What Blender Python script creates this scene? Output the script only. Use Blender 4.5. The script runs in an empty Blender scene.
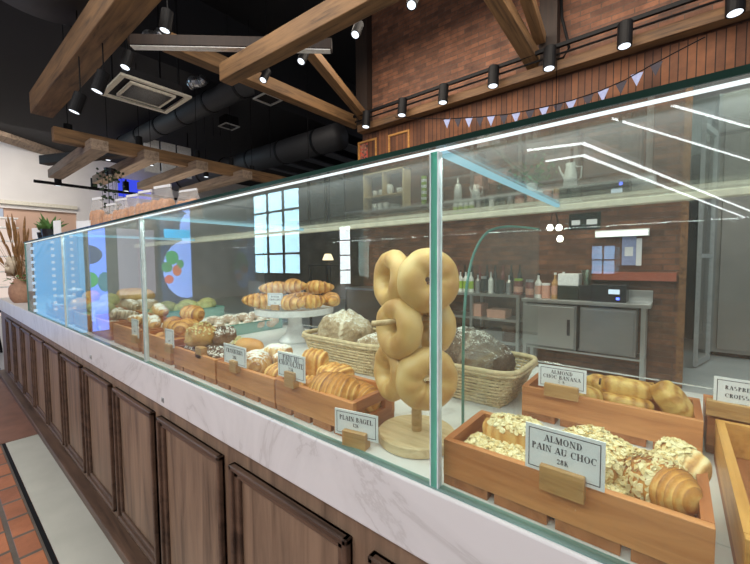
import bpy, bmesh, math, random
from mathutils import Vector, Matrix, Euler, noise
R = random.Random(7)
PI = math.pi
scene = bpy.context.scene
COL = scene.collection

# ------------------------------------------------------------------ camera
FPX = 367.0; CX = 375.0; CY = 282.0; EYE = 1.35
def _n(v):
    return Vector(v).normalized()
_v1 = _n((-74-CX, 266-CY, FPX)); _v2 = _n((675-CX, 260-CY, FPX))
_v2 = (_v2 - _v1*_v1.dot(_v2)).normalized()
EX = -_v1; EY = _v2; EZ = EX.cross(EY)          # world axes seen from the camera (x right, y down, z forward)
def ray(px, py):
    c = Vector(((px-CX)/FPX, (py-CY)/FPX, 1))
    return Vector((c.dot(EX), c.dot(EY), c.dot(EZ)))
def onY(px, py, Y):
    r = ray(px, py); s = Y/r.y; return Vector((r.x*s, Y, EYE+r.z*s))
def onX(px, py, X):
    r = ray(px, py); s = X/r.x; return Vector((X, r.y*s, EYE+r.z*s))
def onZ(px, py, Z):
    r = ray(px, py); s = (Z-EYE)/r.z; return Vector((r.x*s, r.y*s, Z))
cam = bpy.data.cameras.new('camera'); camo = bpy.data.objects.new('camera', cam); COL.objects.link(camo)
cam.sensor_width = 36; cam.lens = 36*FPX/750; cam.clip_start = .02; cam.clip_end = 200
right = Vector((EX.x, EY.x, EZ.x)); down = Vector((EX.y, EY.y, EZ.y)); fwd = Vector((EX.z, EY.z, EZ.z))
m = Matrix((right, -down, -fwd)).transposed().to_4x4(); m.translation = (0, 0, EYE)
camo.matrix_world = m
scene.camera = camo

# ------------------------------------------------------------------ materials
MATS = {}
def newmat(name):
    mt = bpy.data.materials.new(name); mt.use_nodes = True
    nt = mt.node_tree; nt.nodes.clear()
    out = nt.nodes.new('ShaderNodeOutputMaterial')
    return mt, nt, out
def N(nt, t, **kw):
    n = nt.nodes.new(t)
    for k, v in kw.items():
        if k.startswith('i_'):
            n.inputs[k[2:].replace('_', ' ')].default_value = v
        else: setattr(n, k, v)
    return n
def c4(c): return (c[0], c[1], c[2], 1)
def srgb(r, g, b):
    f = lambda x: (x/255/12.92) if x/255 <= .04045 else ((x/255+.055)/1.055)**2.4
    return (f(r), f(g), f(b))
def coords(nt, scale=(1,1,1), rot=(0,0,0), kind='Object'):
    tc = N(nt, 'ShaderNodeTexCoord'); mp = N(nt, 'ShaderNodeMapping')
    mp.inputs['Scale'].default_value = scale; mp.inputs['Rotation'].default_value = rot
    nt.links.new(tc.outputs[kind], mp.inputs['Vector']); return mp.outputs['Vector']
def ramp(nt, fac, stops):
    r = N(nt, 'ShaderNodeValToRGB'); e = r.color_ramp.elements
    while len(e) < len(stops): e.new(.5)
    for i, (p, c) in enumerate(stops): e[i].position = p; e[i].color = c4(c)
    nt.links.new(fac, r.inputs['Fac']); return r.outputs['Color']
def principled(nt, out, col=None, rough=.5, metal=0, bump=None, bstr=.2, bdist=.002, **kw):
    p = N(nt, 'ShaderNodeBsdfPrincipled')
    p.inputs['Roughness'].default_value = rough; p.inputs['Metallic'].default_value = metal
    if isinstance(col, tuple): p.inputs['Base Color'].default_value = c4(col)
    elif col is not None: nt.links.new(col, p.inputs['Base Color'])
    for k, v in kw.items(): p.inputs[k.replace('_', ' ')].default_value = v
    if bump is not None:
        b = N(nt, 'ShaderNodeBump'); b.inputs['Strength'].default_value = bstr; b.inputs['Distance'].default_value = bdist
        nt.links.new(bump, b.inputs['Height']); nt.links.new(b.outputs['Normal'], p.inputs['Normal'])
    nt.links.new(p.outputs[0], out.inputs[0]); return p
def plain(name, col, rough=.5, metal=0, var=.12, scale=30, **kw):
    if name in MATS: return MATS[name]
    mt, nt, out = newmat(name)
    n = N(nt, 'ShaderNodeTexNoise', i_Scale=scale, i_Detail=4.0); nt.links.new(coords(nt), n.inputs['Vector'])
    c = ramp(nt, n.outputs['Fac'], [(.3, tuple(x*(1-var) for x in col)), (.7, tuple(min(1, x*(1+var)) for x in col))])
    principled(nt, out, c, rough, metal, n.outputs['Fac'], .1, .001, **kw)
    MATS[name] = mt; return mt
def wood(name, dark, light, axis='X', scale=1.0, rough=.5, knots=True):
    if name in MATS: return MATS[name]
    mt, nt, out = newmat(name)
    s = {'X': (1.2, 14, 14), 'Y': (14, 1.2, 14), 'Z': (14, 14, 1.2)}[axis]
    v = coords(nt, tuple(a*scale for a in s))
    n1 = N(nt, 'ShaderNodeTexNoise', i_Scale=1.6, i_Detail=8.0, i_Roughness=.62, i_Distortion=.6); nt.links.new(v, n1.inputs['Vector'])
    n2 = N(nt, 'ShaderNodeTexNoise', i_Scale=.8, i_Detail=2.0); nt.links.new(coords(nt, (2*scale,)*3), n2.inputs['Vector'])
    a = N(nt, 'ShaderNodeMath', operation='MULTIPLY_ADD'); a.inputs[1].default_value = .35; 
    nt.links.new(n2.outputs['Fac'], a.inputs[0]); nt.links.new(n1.outputs['Fac'], a.inputs[2])
    c = ramp(nt, a.outputs[0], [(.48, dark), (.62, tuple((x+y)/2 for x, y in zip(dark, light))), (.82, light)])
    principled(nt, out, c, rough, 0, n1.outputs['Fac'], .25, .002)
    MATS[name] = mt; return mt
def emit(name, col, s):
    if name in MATS: return MATS[name]
    mt, nt, out = newmat(name)
    e = N(nt, 'ShaderNodeEmission'); e.inputs[0].default_value = c4(col); e.inputs[1].default_value = s
    nt.links.new(e.outputs[0], out.inputs[0]); MATS[name] = mt; return mt
def glass(name, tint=(.93, .985, .96), gl=1.0, haze=.0):
    if name in MATS: return MATS[name]
    mt, nt, out = newmat(name)
    lw = N(nt, 'ShaderNodeLayerWeight'); lw.inputs[0].default_value = .5
    pw = N(nt, 'ShaderNodeMath', operation='POWER'); pw.inputs[1].default_value = 5; nt.links.new(lw.outputs['Facing'], pw.inputs[0])
    ma = N(nt, 'ShaderNodeMath', operation='MULTIPLY_ADD'); ma.inputs[1].default_value = .95*gl; ma.inputs[2].default_value = .042*gl
    nt.links.new(pw.outputs[0], ma.inputs[0])
    t = N(nt, 'ShaderNodeBsdfTransparent'); t.inputs[0].default_value = c4(tint)
    g = N(nt, 'ShaderNodeBsdfGlossy'); g.inputs['Roughness'].default_value = .0; g.inputs['Color'].default_value = (1, 1, 1, 1)
    hz = N(nt, 'ShaderNodeMixShader'); hz.inputs[0].default_value = haze; df = N(nt, 'ShaderNodeBsdfTranslucent'); df.inputs[0].default_value = (.85, .9, .88, 1)
    nt.links.new(t.outputs[0], hz.inputs[1]); nt.links.new(df.outputs[0], hz.inputs[2]); t = hz
    mx = N(nt, 'ShaderNodeMixShader'); nt.links.new(ma.outputs[0], mx.inputs[0]); nt.links.new(t.outputs[0], mx.inputs[1]); nt.links.new(g.outputs[0], mx.inputs[2])
    nt.links.new(mx.outputs[0], out.inputs[0]); MATS[name] = mt; return mt
def glass_edge(name, col):
    mt, nt, out = newmat(name)
    n = N(nt, 'ShaderNodeTexNoise', i_Scale=3.0); nt.links.new(coords(nt, (1, 1, 1)), n.inputs['Vector'])
    c = ramp(nt, n.outputs['Fac'], [(.35, tuple(x*.6 for x in col)), (.65, col)])
    p = principled(nt, out, c, .12, 0)
    tl = N(nt, 'ShaderNodeBsdfTranslucent'); nt.links.new(c, tl.inputs[0])
    tr = N(nt, 'ShaderNodeBsdfTransparent'); nt.links.new(c, tr.inputs[0])
    m1 = N(nt, 'ShaderNodeMixShader'); m1.inputs[0].default_value = .5
    nt.links.new(p.outputs[0], m1.inputs[1]); nt.links.new(tl.outputs[0], m1.inputs[2])
    m2 = N(nt, 'ShaderNodeMixShader'); m2.inputs[0].default_value = .25
    nt.links.new(m1.outputs[0], m2.inputs[1]); nt.links.new(tr.outputs[0], m2.inputs[2])
    nt.links.new(m2.outputs[0], out.inputs[0]); MATS[name] = mt; return mt
def crust(name, pale, mid, dark, bump=.5, nscale=60, rough=.45, powder=0):
    mt, nt, out = newmat(name)
    at = N(nt, 'ShaderNodeVertexColor', layer_name='bake')
    sp = N(nt, 'ShaderNodeSeparateColor'); nt.links.new(at.outputs[0], sp.inputs[0])
    n = N(nt, 'ShaderNodeTexNoise', i_Scale=float(nscale), i_Detail=5.0, i_Roughness=.6); nt.links.new(coords(nt), n.inputs['Vector'])
    a = N(nt, 'ShaderNodeMath', operation='MULTIPLY_ADD'); a.inputs[1].default_value = .55
    s = N(nt, 'ShaderNodeMath', operation='SUBTRACT'); s.inputs[1].default_value = .5; nt.links.new(n.outputs['Fac'], s.inputs[0])
    nt.links.new(s.outputs[0], a.inputs[0]); nt.links.new(sp.outputs[0], a.inputs[2])
    c = ramp(nt, a.outputs[0], [(.15, pale), (.5, mid), (.9, dark)])
    if powder:
        n3 = N(nt, 'ShaderNodeTexNoise', i_Scale=float(nscale)*1.5, i_Detail=6.0); nt.links.new(coords(nt), n3.inputs['Vector'])
        ge = N(nt, 'ShaderNodeNewGeometry'); sx = N(nt, 'ShaderNodeSeparateXYZ'); nt.links.new(ge.outputs['Normal'], sx.inputs[0])
        q = N(nt, 'ShaderNodeMath', operation='MULTIPLY_ADD'); q.inputs[1].default_value = .5; nt.links.new(sx.outputs['Z'], q.inputs[0]); nt.links.new(n3.outputs['Fac'], q.inputs[2])
        q2 = N(nt, 'ShaderNodeMapRange'); q2.inputs['From Min'].default_value = .95-powder*.4; q2.inputs['From Max'].default_value = 1.1-powder*.4; nt.links.new(q.outputs[0], q2.inputs[0])
        mx = N(nt, 'ShaderNodeMix', data_type='RGBA'); nt.links.new(q2.outputs[0], mx.inputs[0]); nt.links.new(c, mx.inputs[6]); mx.inputs[7].default_value = (.85, .82, .76, 1)
        c = mx.outputs[2]
    principled(nt, out, c, rough, 0, n.outputs['Fac'], bump, .003)
    MATS[name] = mt; return mt
def brickmat(name, c1, c2, mortar, w, h, mort=.01, axes='XZ', bump=.6, rough=.75, var=.5):
    mt, nt, out = newmat(name)
    tc = N(nt, 'ShaderNodeTexCoord'); sx = N(nt, 'ShaderNodeSeparateXYZ'); cb = N(nt, 'ShaderNodeCombineXYZ')
    nt.links.new(tc.outputs['Object'], sx.inputs[0])
    nt.links.new(sx.outputs[axes[0]], cb.inputs[0]); nt.links.new(sx.outputs[axes[1]], cb.inputs[1])
    b = N(nt, 'ShaderNodeTexBrick'); b.inputs['Scale'].default_value = 1; b.inputs['Brick Width'].default_value = w; b.inputs['Row Height'].default_value = h
    b.inputs['Mortar Size'].default_value = mort; b.inputs['Mortar Smooth'].default_value = .3; b.inputs['Bias'].default_value = 0
    b.inputs['Color1'].default_value = c4(c1); b.inputs['Color2'].default_value = c4(c2); b.inputs['Mortar'].default_value = c4(mortar)
    nt.links.new(cb.outputs[0], b.inputs['Vector'])
    n = N(nt, 'ShaderNodeTexNoise', i_Scale=5.0, i_Detail=8.0, i_Roughness=.7); nt.links.new(cb.outputs[0], n.inputs['Vector'])
    mx = N(nt, 'ShaderNodeMix', data_type='RGBA', blend_type='MULTIPLY'); mx.inputs[0].default_value = var
    cr = ramp(nt, n.outputs['Fac'], [(.3, (.35, .32, .3)), (.7, (1.3, 1.25, 1.2))])
    nt.links.new(b.outputs['Color'], mx.inputs[6]); nt.links.new(cr, mx.inputs[7])
    iv = N(nt, 'ShaderNodeMath', operation='MULTIPLY_ADD'); iv.inputs[1].default_value = -.6; nt.links.new(b.outputs['Fac'], iv.inputs[0]); nt.links.new(n.outputs['Fac'], iv.inputs[2])
    principled(nt, out, mx.outputs[2], rough, 0, iv.outputs[0], bump, .008)
    MATS[name] = mt; return mt

M = MATS
brickmat('brick_wall', srgb(134, 90, 66), srgb(94, 64, 50), srgb(92, 76, 66), .21, .062, .005, 'XZ', .6, .75, .8)
brickmat('floor_pavers', srgb(176, 112, 76), srgb(128, 82, 62), srgb(92, 84, 76), .2, .1, .012, 'XY', .5, .45)
brickmat('plank_band', srgb(128, 82, 52), srgb(92, 58, 40), srgb(40, 26, 18), .07, 9, .005, 'XZ', .4)
wood('beam_wood', srgb(70, 51, 33), srgb(132, 99, 63), 'X', 1, .7)
wood('beam_wood_x', srgb(60, 42, 28), srgb(118, 86, 54), 'X', 1, .7); wood('beam_wood_y', srgb(78, 50, 32), srgb(140, 96, 58), 'Y', 1, .7)
wood('beam_grey', srgb(104, 88, 74), srgb(158, 138, 118), 'X', 1, .8)
wood('beam_dark', srgb(26, 17, 12), srgb(44, 29, 20), 'Z', 1, .7)
wood('counter_wood', srgb(86, 68, 54), srgb(146, 120, 98), 'Z', .8, .5)
wood('counter_trim', srgb(58, 43, 34), srgb(106, 82, 66), 'X', .8, .45)
wood('tray_wood', srgb(166, 98, 54), srgb(216, 148, 94), 'X', 1.6, .42)
wood('tray_side', srgb(140, 76, 42), srgb(196, 122, 74), 'Y', 1.6, .42)
wood('tray_oak', srgb(178, 118, 52), srgb(226, 168, 92), 'Y', 1.6, .4)
wood('tray_low', srgb(134, 78, 46), srgb(180, 114, 72), 'Y', 1.6, .5)
wood('block_wood', srgb(150, 106, 62), srgb(206, 162, 106), 'X', 3, .4)
wood('ply_wood', srgb(188, 156, 112), srgb(230, 206, 164), 'X', 3.0, .5)
wood('frame_wood', srgb(150, 100, 48), srgb(200, 146, 78), 'X', 2, .5)
plain('black_ceiling', (.006, .006, .008), .8); plain('black_metal', (.006, .006, .007), .55, 0, Specular_IOR_Level=.15); plain('dark_duct', (.02, .021, .025), .6)
plain('silver_duct', (.35, .35, .36), .3, .9, .4, 60)
plain('white_plastic', (.8, .8, .78), .35); plain('cream_plastic', (.72, .68, .56), .4); plain('white_ceramic', (.82, .81, .79), .15)
plain('white_paper', (.82, .82, .83), .6, 0, .03); plain('ink', (.03, .03, .04), .6); plain('steel', (.56, .56, .55), .28, .9, .08, 4)
plain('steel_brown', (.34, .31, .28), .38, .7, .1, 3); plain('steel_dark', (.3, .3, .3), .35, .8, .1, 4); plain('grey_metal', (.45, .45, .44), .5, .3)
plain('white_wall', (.78, .75, .72), .7, 0, .04, 2); plain('pink_wall', srgb(206, 172, 150), .7, 0, .05, 2)
plain('dark_wall', (.06, .05, .045), .8, 0, .4, 2); plain('mall_wall', (.20, .185, .175), .8, 0, .4, 1.5)
plain('kitchen_floor', (.4, .42, .42), .35, 0, .08, 3); plain('stone_strip', srgb(170, 170, 160), .5, 0, .07, 5)
plain('dark_tile', srgb(120, 84, 68), .5, 0, .2, 6); plain('red_ledge', srgb(160, 84, 62), .5)
plain('leaf', (.09, .2, .05), .5, 0, .5); plain('leaf_dark', (.02, .045, .015), .5, 0, .5); plain('dried', srgb(150, 112, 70), .8, 0, .3)
plain('terracotta', srgb(166, 128, 104), .7, 0, .15); plain('pale_flower', srgb(214, 200, 176), .8)
plain('blue_flag', srgb(150, 160, 200), .7); plain('navy_flag', srgb(48, 44, 56), .7); plain('seam', (.75, .85, .85), .2)
plain('wicker', srgb(206, 184, 146), .65, 0, .2, 60); plain('linen', (.8, .78, .76), .8)
plain('bread_brown', srgb(186, 128, 74), .6, 0, .3, 40); plain('kraft', srgb(180, 140, 92), .7); plain('choc', srgb(70, 42, 28), .5, 0, .4, 80)
plain('bottle_dark', (.03, .035, .03), .12); plain('bottle_red', (.2, .06, .05), .2); plain('bottle_white', (.7, .7, .66), .3); plain('lime', srgb(150, 180, 60), .4); plain('pinkish', srgb(200, 150, 130), .5)
plain('seafoam', srgb(150, 190, 180), .2); plain('black_plastic', (.015, .015, .018), .25)
plain('metal_rim', (.7, .72, .72), .25, .7)
def marble():
    mt, nt, out = newmat('marble')
    v = coords(nt, (1, 1, 1), (0, .5, .4))
    n = N(nt, 'ShaderNodeTexNoise', i_Scale=1.4, i_Detail=8.0, i_Roughness=.6, i_Distortion=1.6); nt.links.new(v, n.inputs['Vector'])
    a = N(nt, 'ShaderNodeMath', operation='SUBTRACT'); a.inputs[1].default_value = .5; nt.links.new(n.outputs['Fac'], a.inputs[0])
    b = N(nt, 'ShaderNodeMath', operation='ABSOLUTE'); nt.links.new(a.outputs[0], b.inputs[0])
    c = ramp(nt, b.outputs[0], [(0, (.60, .58, .57)), (.012, (.70, .685, .68)), (.08, (.75, .735, .73))])
    principled(nt, out, c, .3); MATS['marble'] = mt
marble()
glass('rear_glass', (.97, .985, .98), .22, .01); glass('glass', haze=.032); glass('thin_glass', (.97, .99, .98), .8, .01); glass('bottle_glass', (.8, .88, .84), 1.0); glass('plastic_film', (.9, .9, .9), 1.6)
glass_edge('green_edge', (.35, 1.0, .8)); glass_edge('dark_edge', (.05, .13, .10)); glass_edge('pale_edge', (.36, .68, .60)); glass_edge('milky_edge', (.55, .8, .74))
emit('led_white', (.85, .95, .95), 1.15); emit('led_blue', (.42, .72, .85), .75); emit('lens', (.86, .92, 1), 1.6); emit('bulb', (1, .9, .75), 14); emit('cold_tube', (.95, .97, 1), 11)
crust('croissant_crust', srgb(244, 206, 128), srgb(218, 152, 72), srgb(142, 82, 34), .5, 70)
crust('almond_crust', srgb(246, 222, 170), srgb(226, 174, 106), srgb(164, 104, 56), .5, 70)
crust('powder_crust', srgb(238, 206, 150), srgb(210, 156, 92), srgb(160, 100, 56), .5, 90, .7, .45)
crust('banana_crust', srgb(226, 186, 108), srgb(192, 138, 66), srgb(120, 72, 34), .6, 110)
crust('cream_crust', srgb(250, 236, 196), srgb(238, 216, 164), srgb(214, 176, 116), .5, 70)
crust('bun_crust', srgb(232, 186, 116), srgb(216, 156, 84), srgb(180, 112, 54), .15, 18, .38)
crust('bagel_crust', srgb(226, 192, 130), srgb(214, 170, 104), srgb(186, 130, 70), .12, 18, .38)
crust('loaf_crust', srgb(224, 208, 180), srgb(174, 148, 114), srgb(106, 80, 58), 1.0, 120, .85, .22)
crust('dark_loaf_crust', srgb(140, 122, 104), srgb(96, 76, 62), srgb(54, 40, 32), 1.0, 150, .85, .12)
crust('green_crust', srgb(206, 208, 150), srgb(178, 178, 118), srgb(136, 118, 72), .6, 70, .7)
crust('donut_crust', srgb(226, 208, 190), srgb(200, 172, 150), srgb(150, 112, 84), .6, 90, .7, .35)
crust('choc_crust', srgb(170, 130, 92), srgb(120, 80, 54), srgb(60, 36, 24), 1.0, 120, .6, .35)
crust('white_icing', srgb(240, 234, 220), srgb(226, 214, 190), srgb(190, 160, 120), .6, 90, .6)
def flakes_mat():
    mt, nt, out = newmat('flake')
    ge = N(nt, 'ShaderNodeNewGeometry')
    c = ramp(nt, ge.outputs['Random Per Island'], [(0, srgb(248, 236, 196)), (.6, srgb(240, 222, 172)), (1, srgb(222, 190, 130))])
    principled(nt, out, c, .5); MATS['flake'] = mt
flakes_mat()
def pic_mat(name, cols, sc):
    mt, nt, out = newmat(name)
    v = N(nt, 'ShaderNodeTexVoronoi', i_Scale=sc); nt.links.new(coords(nt), v.inputs['Vector'])
    s = N(nt, 'ShaderNodeSeparateColor'); nt.links.new(v.outputs['Color'], s.inputs[0])
    c = ramp(nt, s.outputs[0], [(i/len(cols), k) for i, k in enumerate(cols)])
    principled(nt, out, c, .5); MATS[name] = mt
pic_mat('red_print', [srgb(120, 60, 50), srgb(190, 140, 110), srgb(70, 60, 60), srgb(200, 90, 70)], 30)

# ------------------------------------------------------------------ mesh builder
class MB:
    def __init__(s): s.v = []; s.f = []; s.b = {}
    def add(s, vs, fs, bake=None):
        o = len(s.v); s.v += [Vector(v) for v in vs]; s.f += [tuple(i+o for i in f) for f in fs]
        if bake:
            for i, b in enumerate(bake): s.b[o+i] = b
        return s
    def box(s, x0, x1, y0, y1, z0, z1, mat=None):
        vs = [Vector((x, y, z)) for x in (x0, x1) for y in (y0, y1) for z in (z0, z1)]
        if mat is not None: vs = [mat @ v for v in vs]
        return s.add(vs, [(0,1,3,2), (4,6,7,5), (0,4,5,1), (2,3,7,6), (0,2,6,4), (1,5,7,3)])
    def cbox(s, c, d, rot=(0,0,0)):
        mt = Matrix.Translation(Vector(c)) @ Euler(rot).to_matrix().to_4x4()
        return s.box(-d[0]/2, d[0]/2, -d[1]/2, d[1]/2, -d[2]/2, d[2]/2, mt)
    def bar(s, a, b, w, h):        # rectangular bar between two points
        a = Vector(a); b = Vector(b); d = (b-a); L = d.length; q = d.to_track_quat('X', 'Z')
        mt = Matrix.Translation(a) @ q.to_matrix().to_4x4()
        return s.box(0, L, -w/2, w/2, -h/2, h/2, mt)
    def tube(s, pts, r, n=8, closed=False):
        pts = [Vector(p) for p in pts]; k = len(pts); vs = []; fs = []
        up = Vector((0, 0, 1))
        for i, p in enumerate(pts):
            t = (pts[(i+1) % k]-pts[i-1]) if closed else (pts[min(i+1, k-1)]-pts[max(i-1, 0)])
            if t.length < 1e-9: t = Vector((0, 0, 1))
            t.normalize(); u = up if abs(t.z) < .95 else Vector((1, 0, 0))
            a = t.cross(u).normalized(); b = a.cross(t)
            rr = r[i] if isinstance(r, (list, tuple)) else r
            vs += [p+a*rr*math.cos(2*PI*j/n)+b*rr*math.sin(2*PI*j/n) for j in range(n)]
        for i in range(k if closed else k-1):
            i2 = (i+1) % k
            fs += [(i*n+j, i*n+(j+1) % n, i2*n+(j+1) % n, i2*n+j) for j in range(n)]
        if not closed: fs += [tuple(range(n))[::-1], tuple((k-1)*n+j for j in range(n))]
        return s.add(vs, fs)
    def lathe(s, prof, n=24, c=(0,0,0), mat=None):
        vs = []; fs = []
        for r, z in prof:
            for j in range(n):
                v = Vector((c[0]+r*math.cos(2*PI*j/n), c[1]+r*math.sin(2*PI*j/n), c[2]+z))
                vs.append(mat @ v if mat is not None else v)
        for i in range(len(prof)-1):
            fs += [(i*n+j, i*n+(j+1) % n, (i+1)*n+(j+1) % n, (i+1)*n+j) for j in range(n)]
        fs += [tuple(range(n))[::-1], tuple((len(prof)-1)*n+j for j in range(n))]
        return s.add(vs, fs)
    def prism(s, pts, t):          # polygon pts (list of Vectors) extruded by vector t
        k = len(pts); pts = [Vector(p) for p in pts]; t = Vector(t)
        vs = pts + [p+t for p in pts]
        return s.add(vs, [tuple(range(k))[::-1], tuple(range(k, 2*k))] + [(i, (i+1) % k, k+(i+1) % k, k+i) for i in range(k)])
    def build(s, name, mat, parent=None, smooth=False, bevel=0, world=False):
        me = bpy.data.meshes.new(name)
        vs = s.v
        if world and parent is not None:
            inv = tot(parent).inverted(); vs = [inv @ v for v in vs]
        me.from_pydata([tuple(v) for v in vs], [], s.f); me.validate(); me.update()
        bm = bmesh.new(); bm.from_mesh(me); bmesh.ops.recalc_face_normals(bm, faces=bm.faces); bm.to_mesh(me); bm.free()
        if s.b:
            at = me.color_attributes.new('bake', 'FLOAT_COLOR', 'POINT')
            for i in range(len(me.vertices)):
                b = s.b.get(i, .4); at.data[i].color = (b, b, b, 1)
        me.materials.append(M[mat] if isinstance(mat, str) else mat)
        if smooth:
            for p in me.polygons: p.use_smooth = True
        o = bpy.data.objects.new(name, me); COL.objects.link(o)
        if parent is not None: o.parent = parent
        if bevel:
            b = o.modifiers.new('bevel', 'BEVEL'); b.width = bevel; b.segments = 2; b.limit_method = 'ANGLE'
        return o
def tot(o):
    mt = o.matrix_basis.copy()
    while o.parent: o = o.parent; mt = o.matrix_basis @ mt
    return mt
def tag(o, label, cat, group=None):
    o['label'] = label; o['category'] = cat
    if group: o['group'] = group
    return o
def thing(name, label, cat, loc=(0,0,0), rz=0, group=None):
    o = bpy.data.objects.new(name, None); COL.objects.link(o); o.empty_display_size = .05
    o.location = loc; o.rotation_euler = (0, 0, rz); return tag(o, label, cat, group)
def st(name, mb, mat, **kw):
    o = mb.build(name, mat, **kw); o['kind'] = 'structure'; return o
def dup(root, label=None, loc=None, rot=None, group=None, scale=None):
    r = root.copy(); COL.objects.link(r)
    if loc is not None: r.location = loc
    if rot is not None: r.rotation_euler = rot
    if scale is not None: r.scale = (scale,)*3 if isinstance(scale, (int, float)) else scale
    if label: r['label'] = label
    if group: r['group'] = group
    def rec(a, b):
        for ch in [c for c in a.children]:
            c = ch.copy(); COL.objects.link(c); c.parent = b; rec(ch, c)
    rec(root, r)
    return r
def lerp(a, b, t): return a+(b-a)*t

# ------------------------------------------------------------------ lettering (high contrast serif strokes)
TK = .19; TN = .055
def _seg(mb, x1, y1, x2, y2, w, tf):
    d = Vector((x2-x1, y2-y1)); L = d.length or 1e-6
    if abs(d.y) > abs(d.x)*.4: o = Vector((w/2, 0))
    else: o = Vector((-d.y, d.x))/L*w/2
    ps = [(x1-o.x, y1-o.y), (x1+o.x, y1+o.y), (x2+o.x, y2+o.y), (x2-o.x, y2-o.y)]
    mb.prism([tf(*p) for p in ps], tf.n)
def _arc(mb, cx, cy, rx, ry, a0, a1, tf, k=14):
    ps = []
    for i in range(k+1):
        a = math.radians(a0+(a1-a0)*i/k); w = TN+(TK-TN)*abs(math.cos(a))**1.3
        ps.append(((cx+(rx-w/2*1)*math.cos(a)+w/2*math.cos(a), cy+ry*math.sin(a)), (cx+(rx-w)*math.cos(a), cy+(ry-TN)*math.sin(a))))
    for i in range(k):
        mb.prism([tf(*ps[i][0]), tf(*ps[i+1][0]), tf(*ps[i+1][1]), tf(*ps[i][1])], tf.n)
def glyph(ch, mb, x, tf):
    T = lambda a, b, c, d: _seg(mb, x+a, b, x+c, d, TK, tf)
    H = lambda a, b, c, d: _seg(mb, x+a, b, x+c, d, TN, tf)
    S = lambda a, b: _seg(mb, x+a-.17, b+(.02 if b < .5 else -.02), x+a+.17, b+(.02 if b < .5 else -.02), .045, tf)
    A = lambda cx, cy, rx, ry, a0, a1: _arc(mb, x+cx, cy, rx, ry, a0, a1, tf)
    w = .8
    if ch == 'A': H(.1,0,.4,1); T(.42,1,.7,0); H(.2,.33,.58,.33); S(.1,0); S(.7,0)
    elif ch == 'L': T(.22,0,.22,1); S(.22,1); H(.05,.025,.65,.025); H(.62,0,.62,.28); w = .7
    elif ch == 'M': H(.14,0,.14,1); T(.2,1,.5,0); H(.5,0,.8,1); T(.84,0,.84,1); S(.14,0); S(.84,0); w = 1.02
    elif ch == 'O': A(.42,.5,.38,.5,0,360); w = .84
    elif ch == 'N': H(.14,0,.14,1); T(.18,1,.7,0); H(.7,0,.7,1); S(.14,0); S(.7,1); w = .86
    elif ch == 'D': T(.22,0,.22,1); A(.3,.5,.44,.5,-90,90); H(.05,.025,.35,.025); H(.05,.975,.35,.975); w = .84
    elif ch in 'PRB':
        T(.22,0,.22,1); H(.05,.975,.35,.975); A(.3,.75,.32,.25,-90,90); w = .7
        if ch == 'P': S(.22,0)
        if ch == 'R': T(.42,.5,.62,0); S(.22,0); w = .78
        if ch == 'B': A(.3,.27,.38,.27,-90,90); H(.05,.025,.35,.025); w = .76
    elif ch == 'I': T(.22,0,.22,1); S(.22,0); S(.22,1); w = .44
    elif ch == 'U': T(.2,.3,.2,1); S(.2,1); A(.42,.32,.31,.32,180,360); H(.7,.3,.7,1); S(.7,1); w = .86
    elif ch == 'C': A(.42,.5,.38,.5,50,310); H(.68,.66,.68,.98); w = .76
    elif ch == 'G': A(.42,.5,.38,.5,50,330); T(.68,.05,.68,.42); S(.64,.42); H(.7,.66,.7,.98); w = .84
    elif ch == 'H': T(.2,0,.2,1); T(.7,0,.7,1); H(.2,.5,.7,.5); [S(a, b) for a in (.2,.7) for b in (0,1)]; w = .9
    elif ch == 'S': A(.36,.74,.27,.26,60,270); A(.36,.26,.29,.26,-120,90); w = .7
    elif ch == 'K': T(.22,0,.22,1); H(.25,.4,.65,1); T(.38,.55,.68,0); S(.22,0); S(.22,1); w = .8
    elif ch == 'E': T(.22,0,.22,1); H(.05,.025,.62,.025); H(.05,.975,.6,.975); H(.2,.5,.48,.5); H(.6,0,.6,.25); H(.58,.75,.58,1); w = .7
    elif ch == 'T': T(.38,0,.38,1); S(.38,0); H(.05,.975,.72,.975); H(.07,.75,.07,1); H(.7,.75,.7,1); w = .76
    elif ch == 'Y': T(.1,1,.4,.45); H(.68,1,.4,.45); T(.4,0,.4,.5); S(.4,0); w = .78
    elif ch == 'V': T(.12,1,.4,0); H(.68,1,.4,0); S(.12,1); S(.68,1); w = .8
    elif ch == '2': A(.32,.72,.24,.28,-20,180); H(.5,.6,.12,.03); T(.1,.05,.56,.05); w = .64
    elif ch == '8': A(.32,.74,.22,.26,0,360); A(.32,.27,.27,.27,0,360); w = .64
    elif ch == '1': T(.3,0,.3,1); S(.3,0); H(.12,.85,.3,.98); w = .5
    elif ch == '5': H(.18,.97,.56,.97); H(.16,.5,.16,1); A(.3,.3,.28,.3,-140,120); w = .64
    elif ch == ' ': w = .4
    return w*1.05
def text_mb(mb, s, cx, cy, h, frame):   # centred text; frame(u, v) -> local point on a card
    tmp = MB(); 
    class F0:
        n = (0,0,0)
        def __call__(s, u, v): return Vector((u, 0, v))
    tf0 = F0(); w = 0
    for ch in s: w += glyph(ch, MB(), w, tf0)
    class F:
        n = (0, -.0004, 0)
        def __init__(s2): s2.w = w
        def __call__(s2, u, v): return frame(cx+(u-w/2)*h, cy+v*h)
    tf = F(); x = 0
    for ch in s: x += glyph(ch, mb, x, tf)

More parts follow.
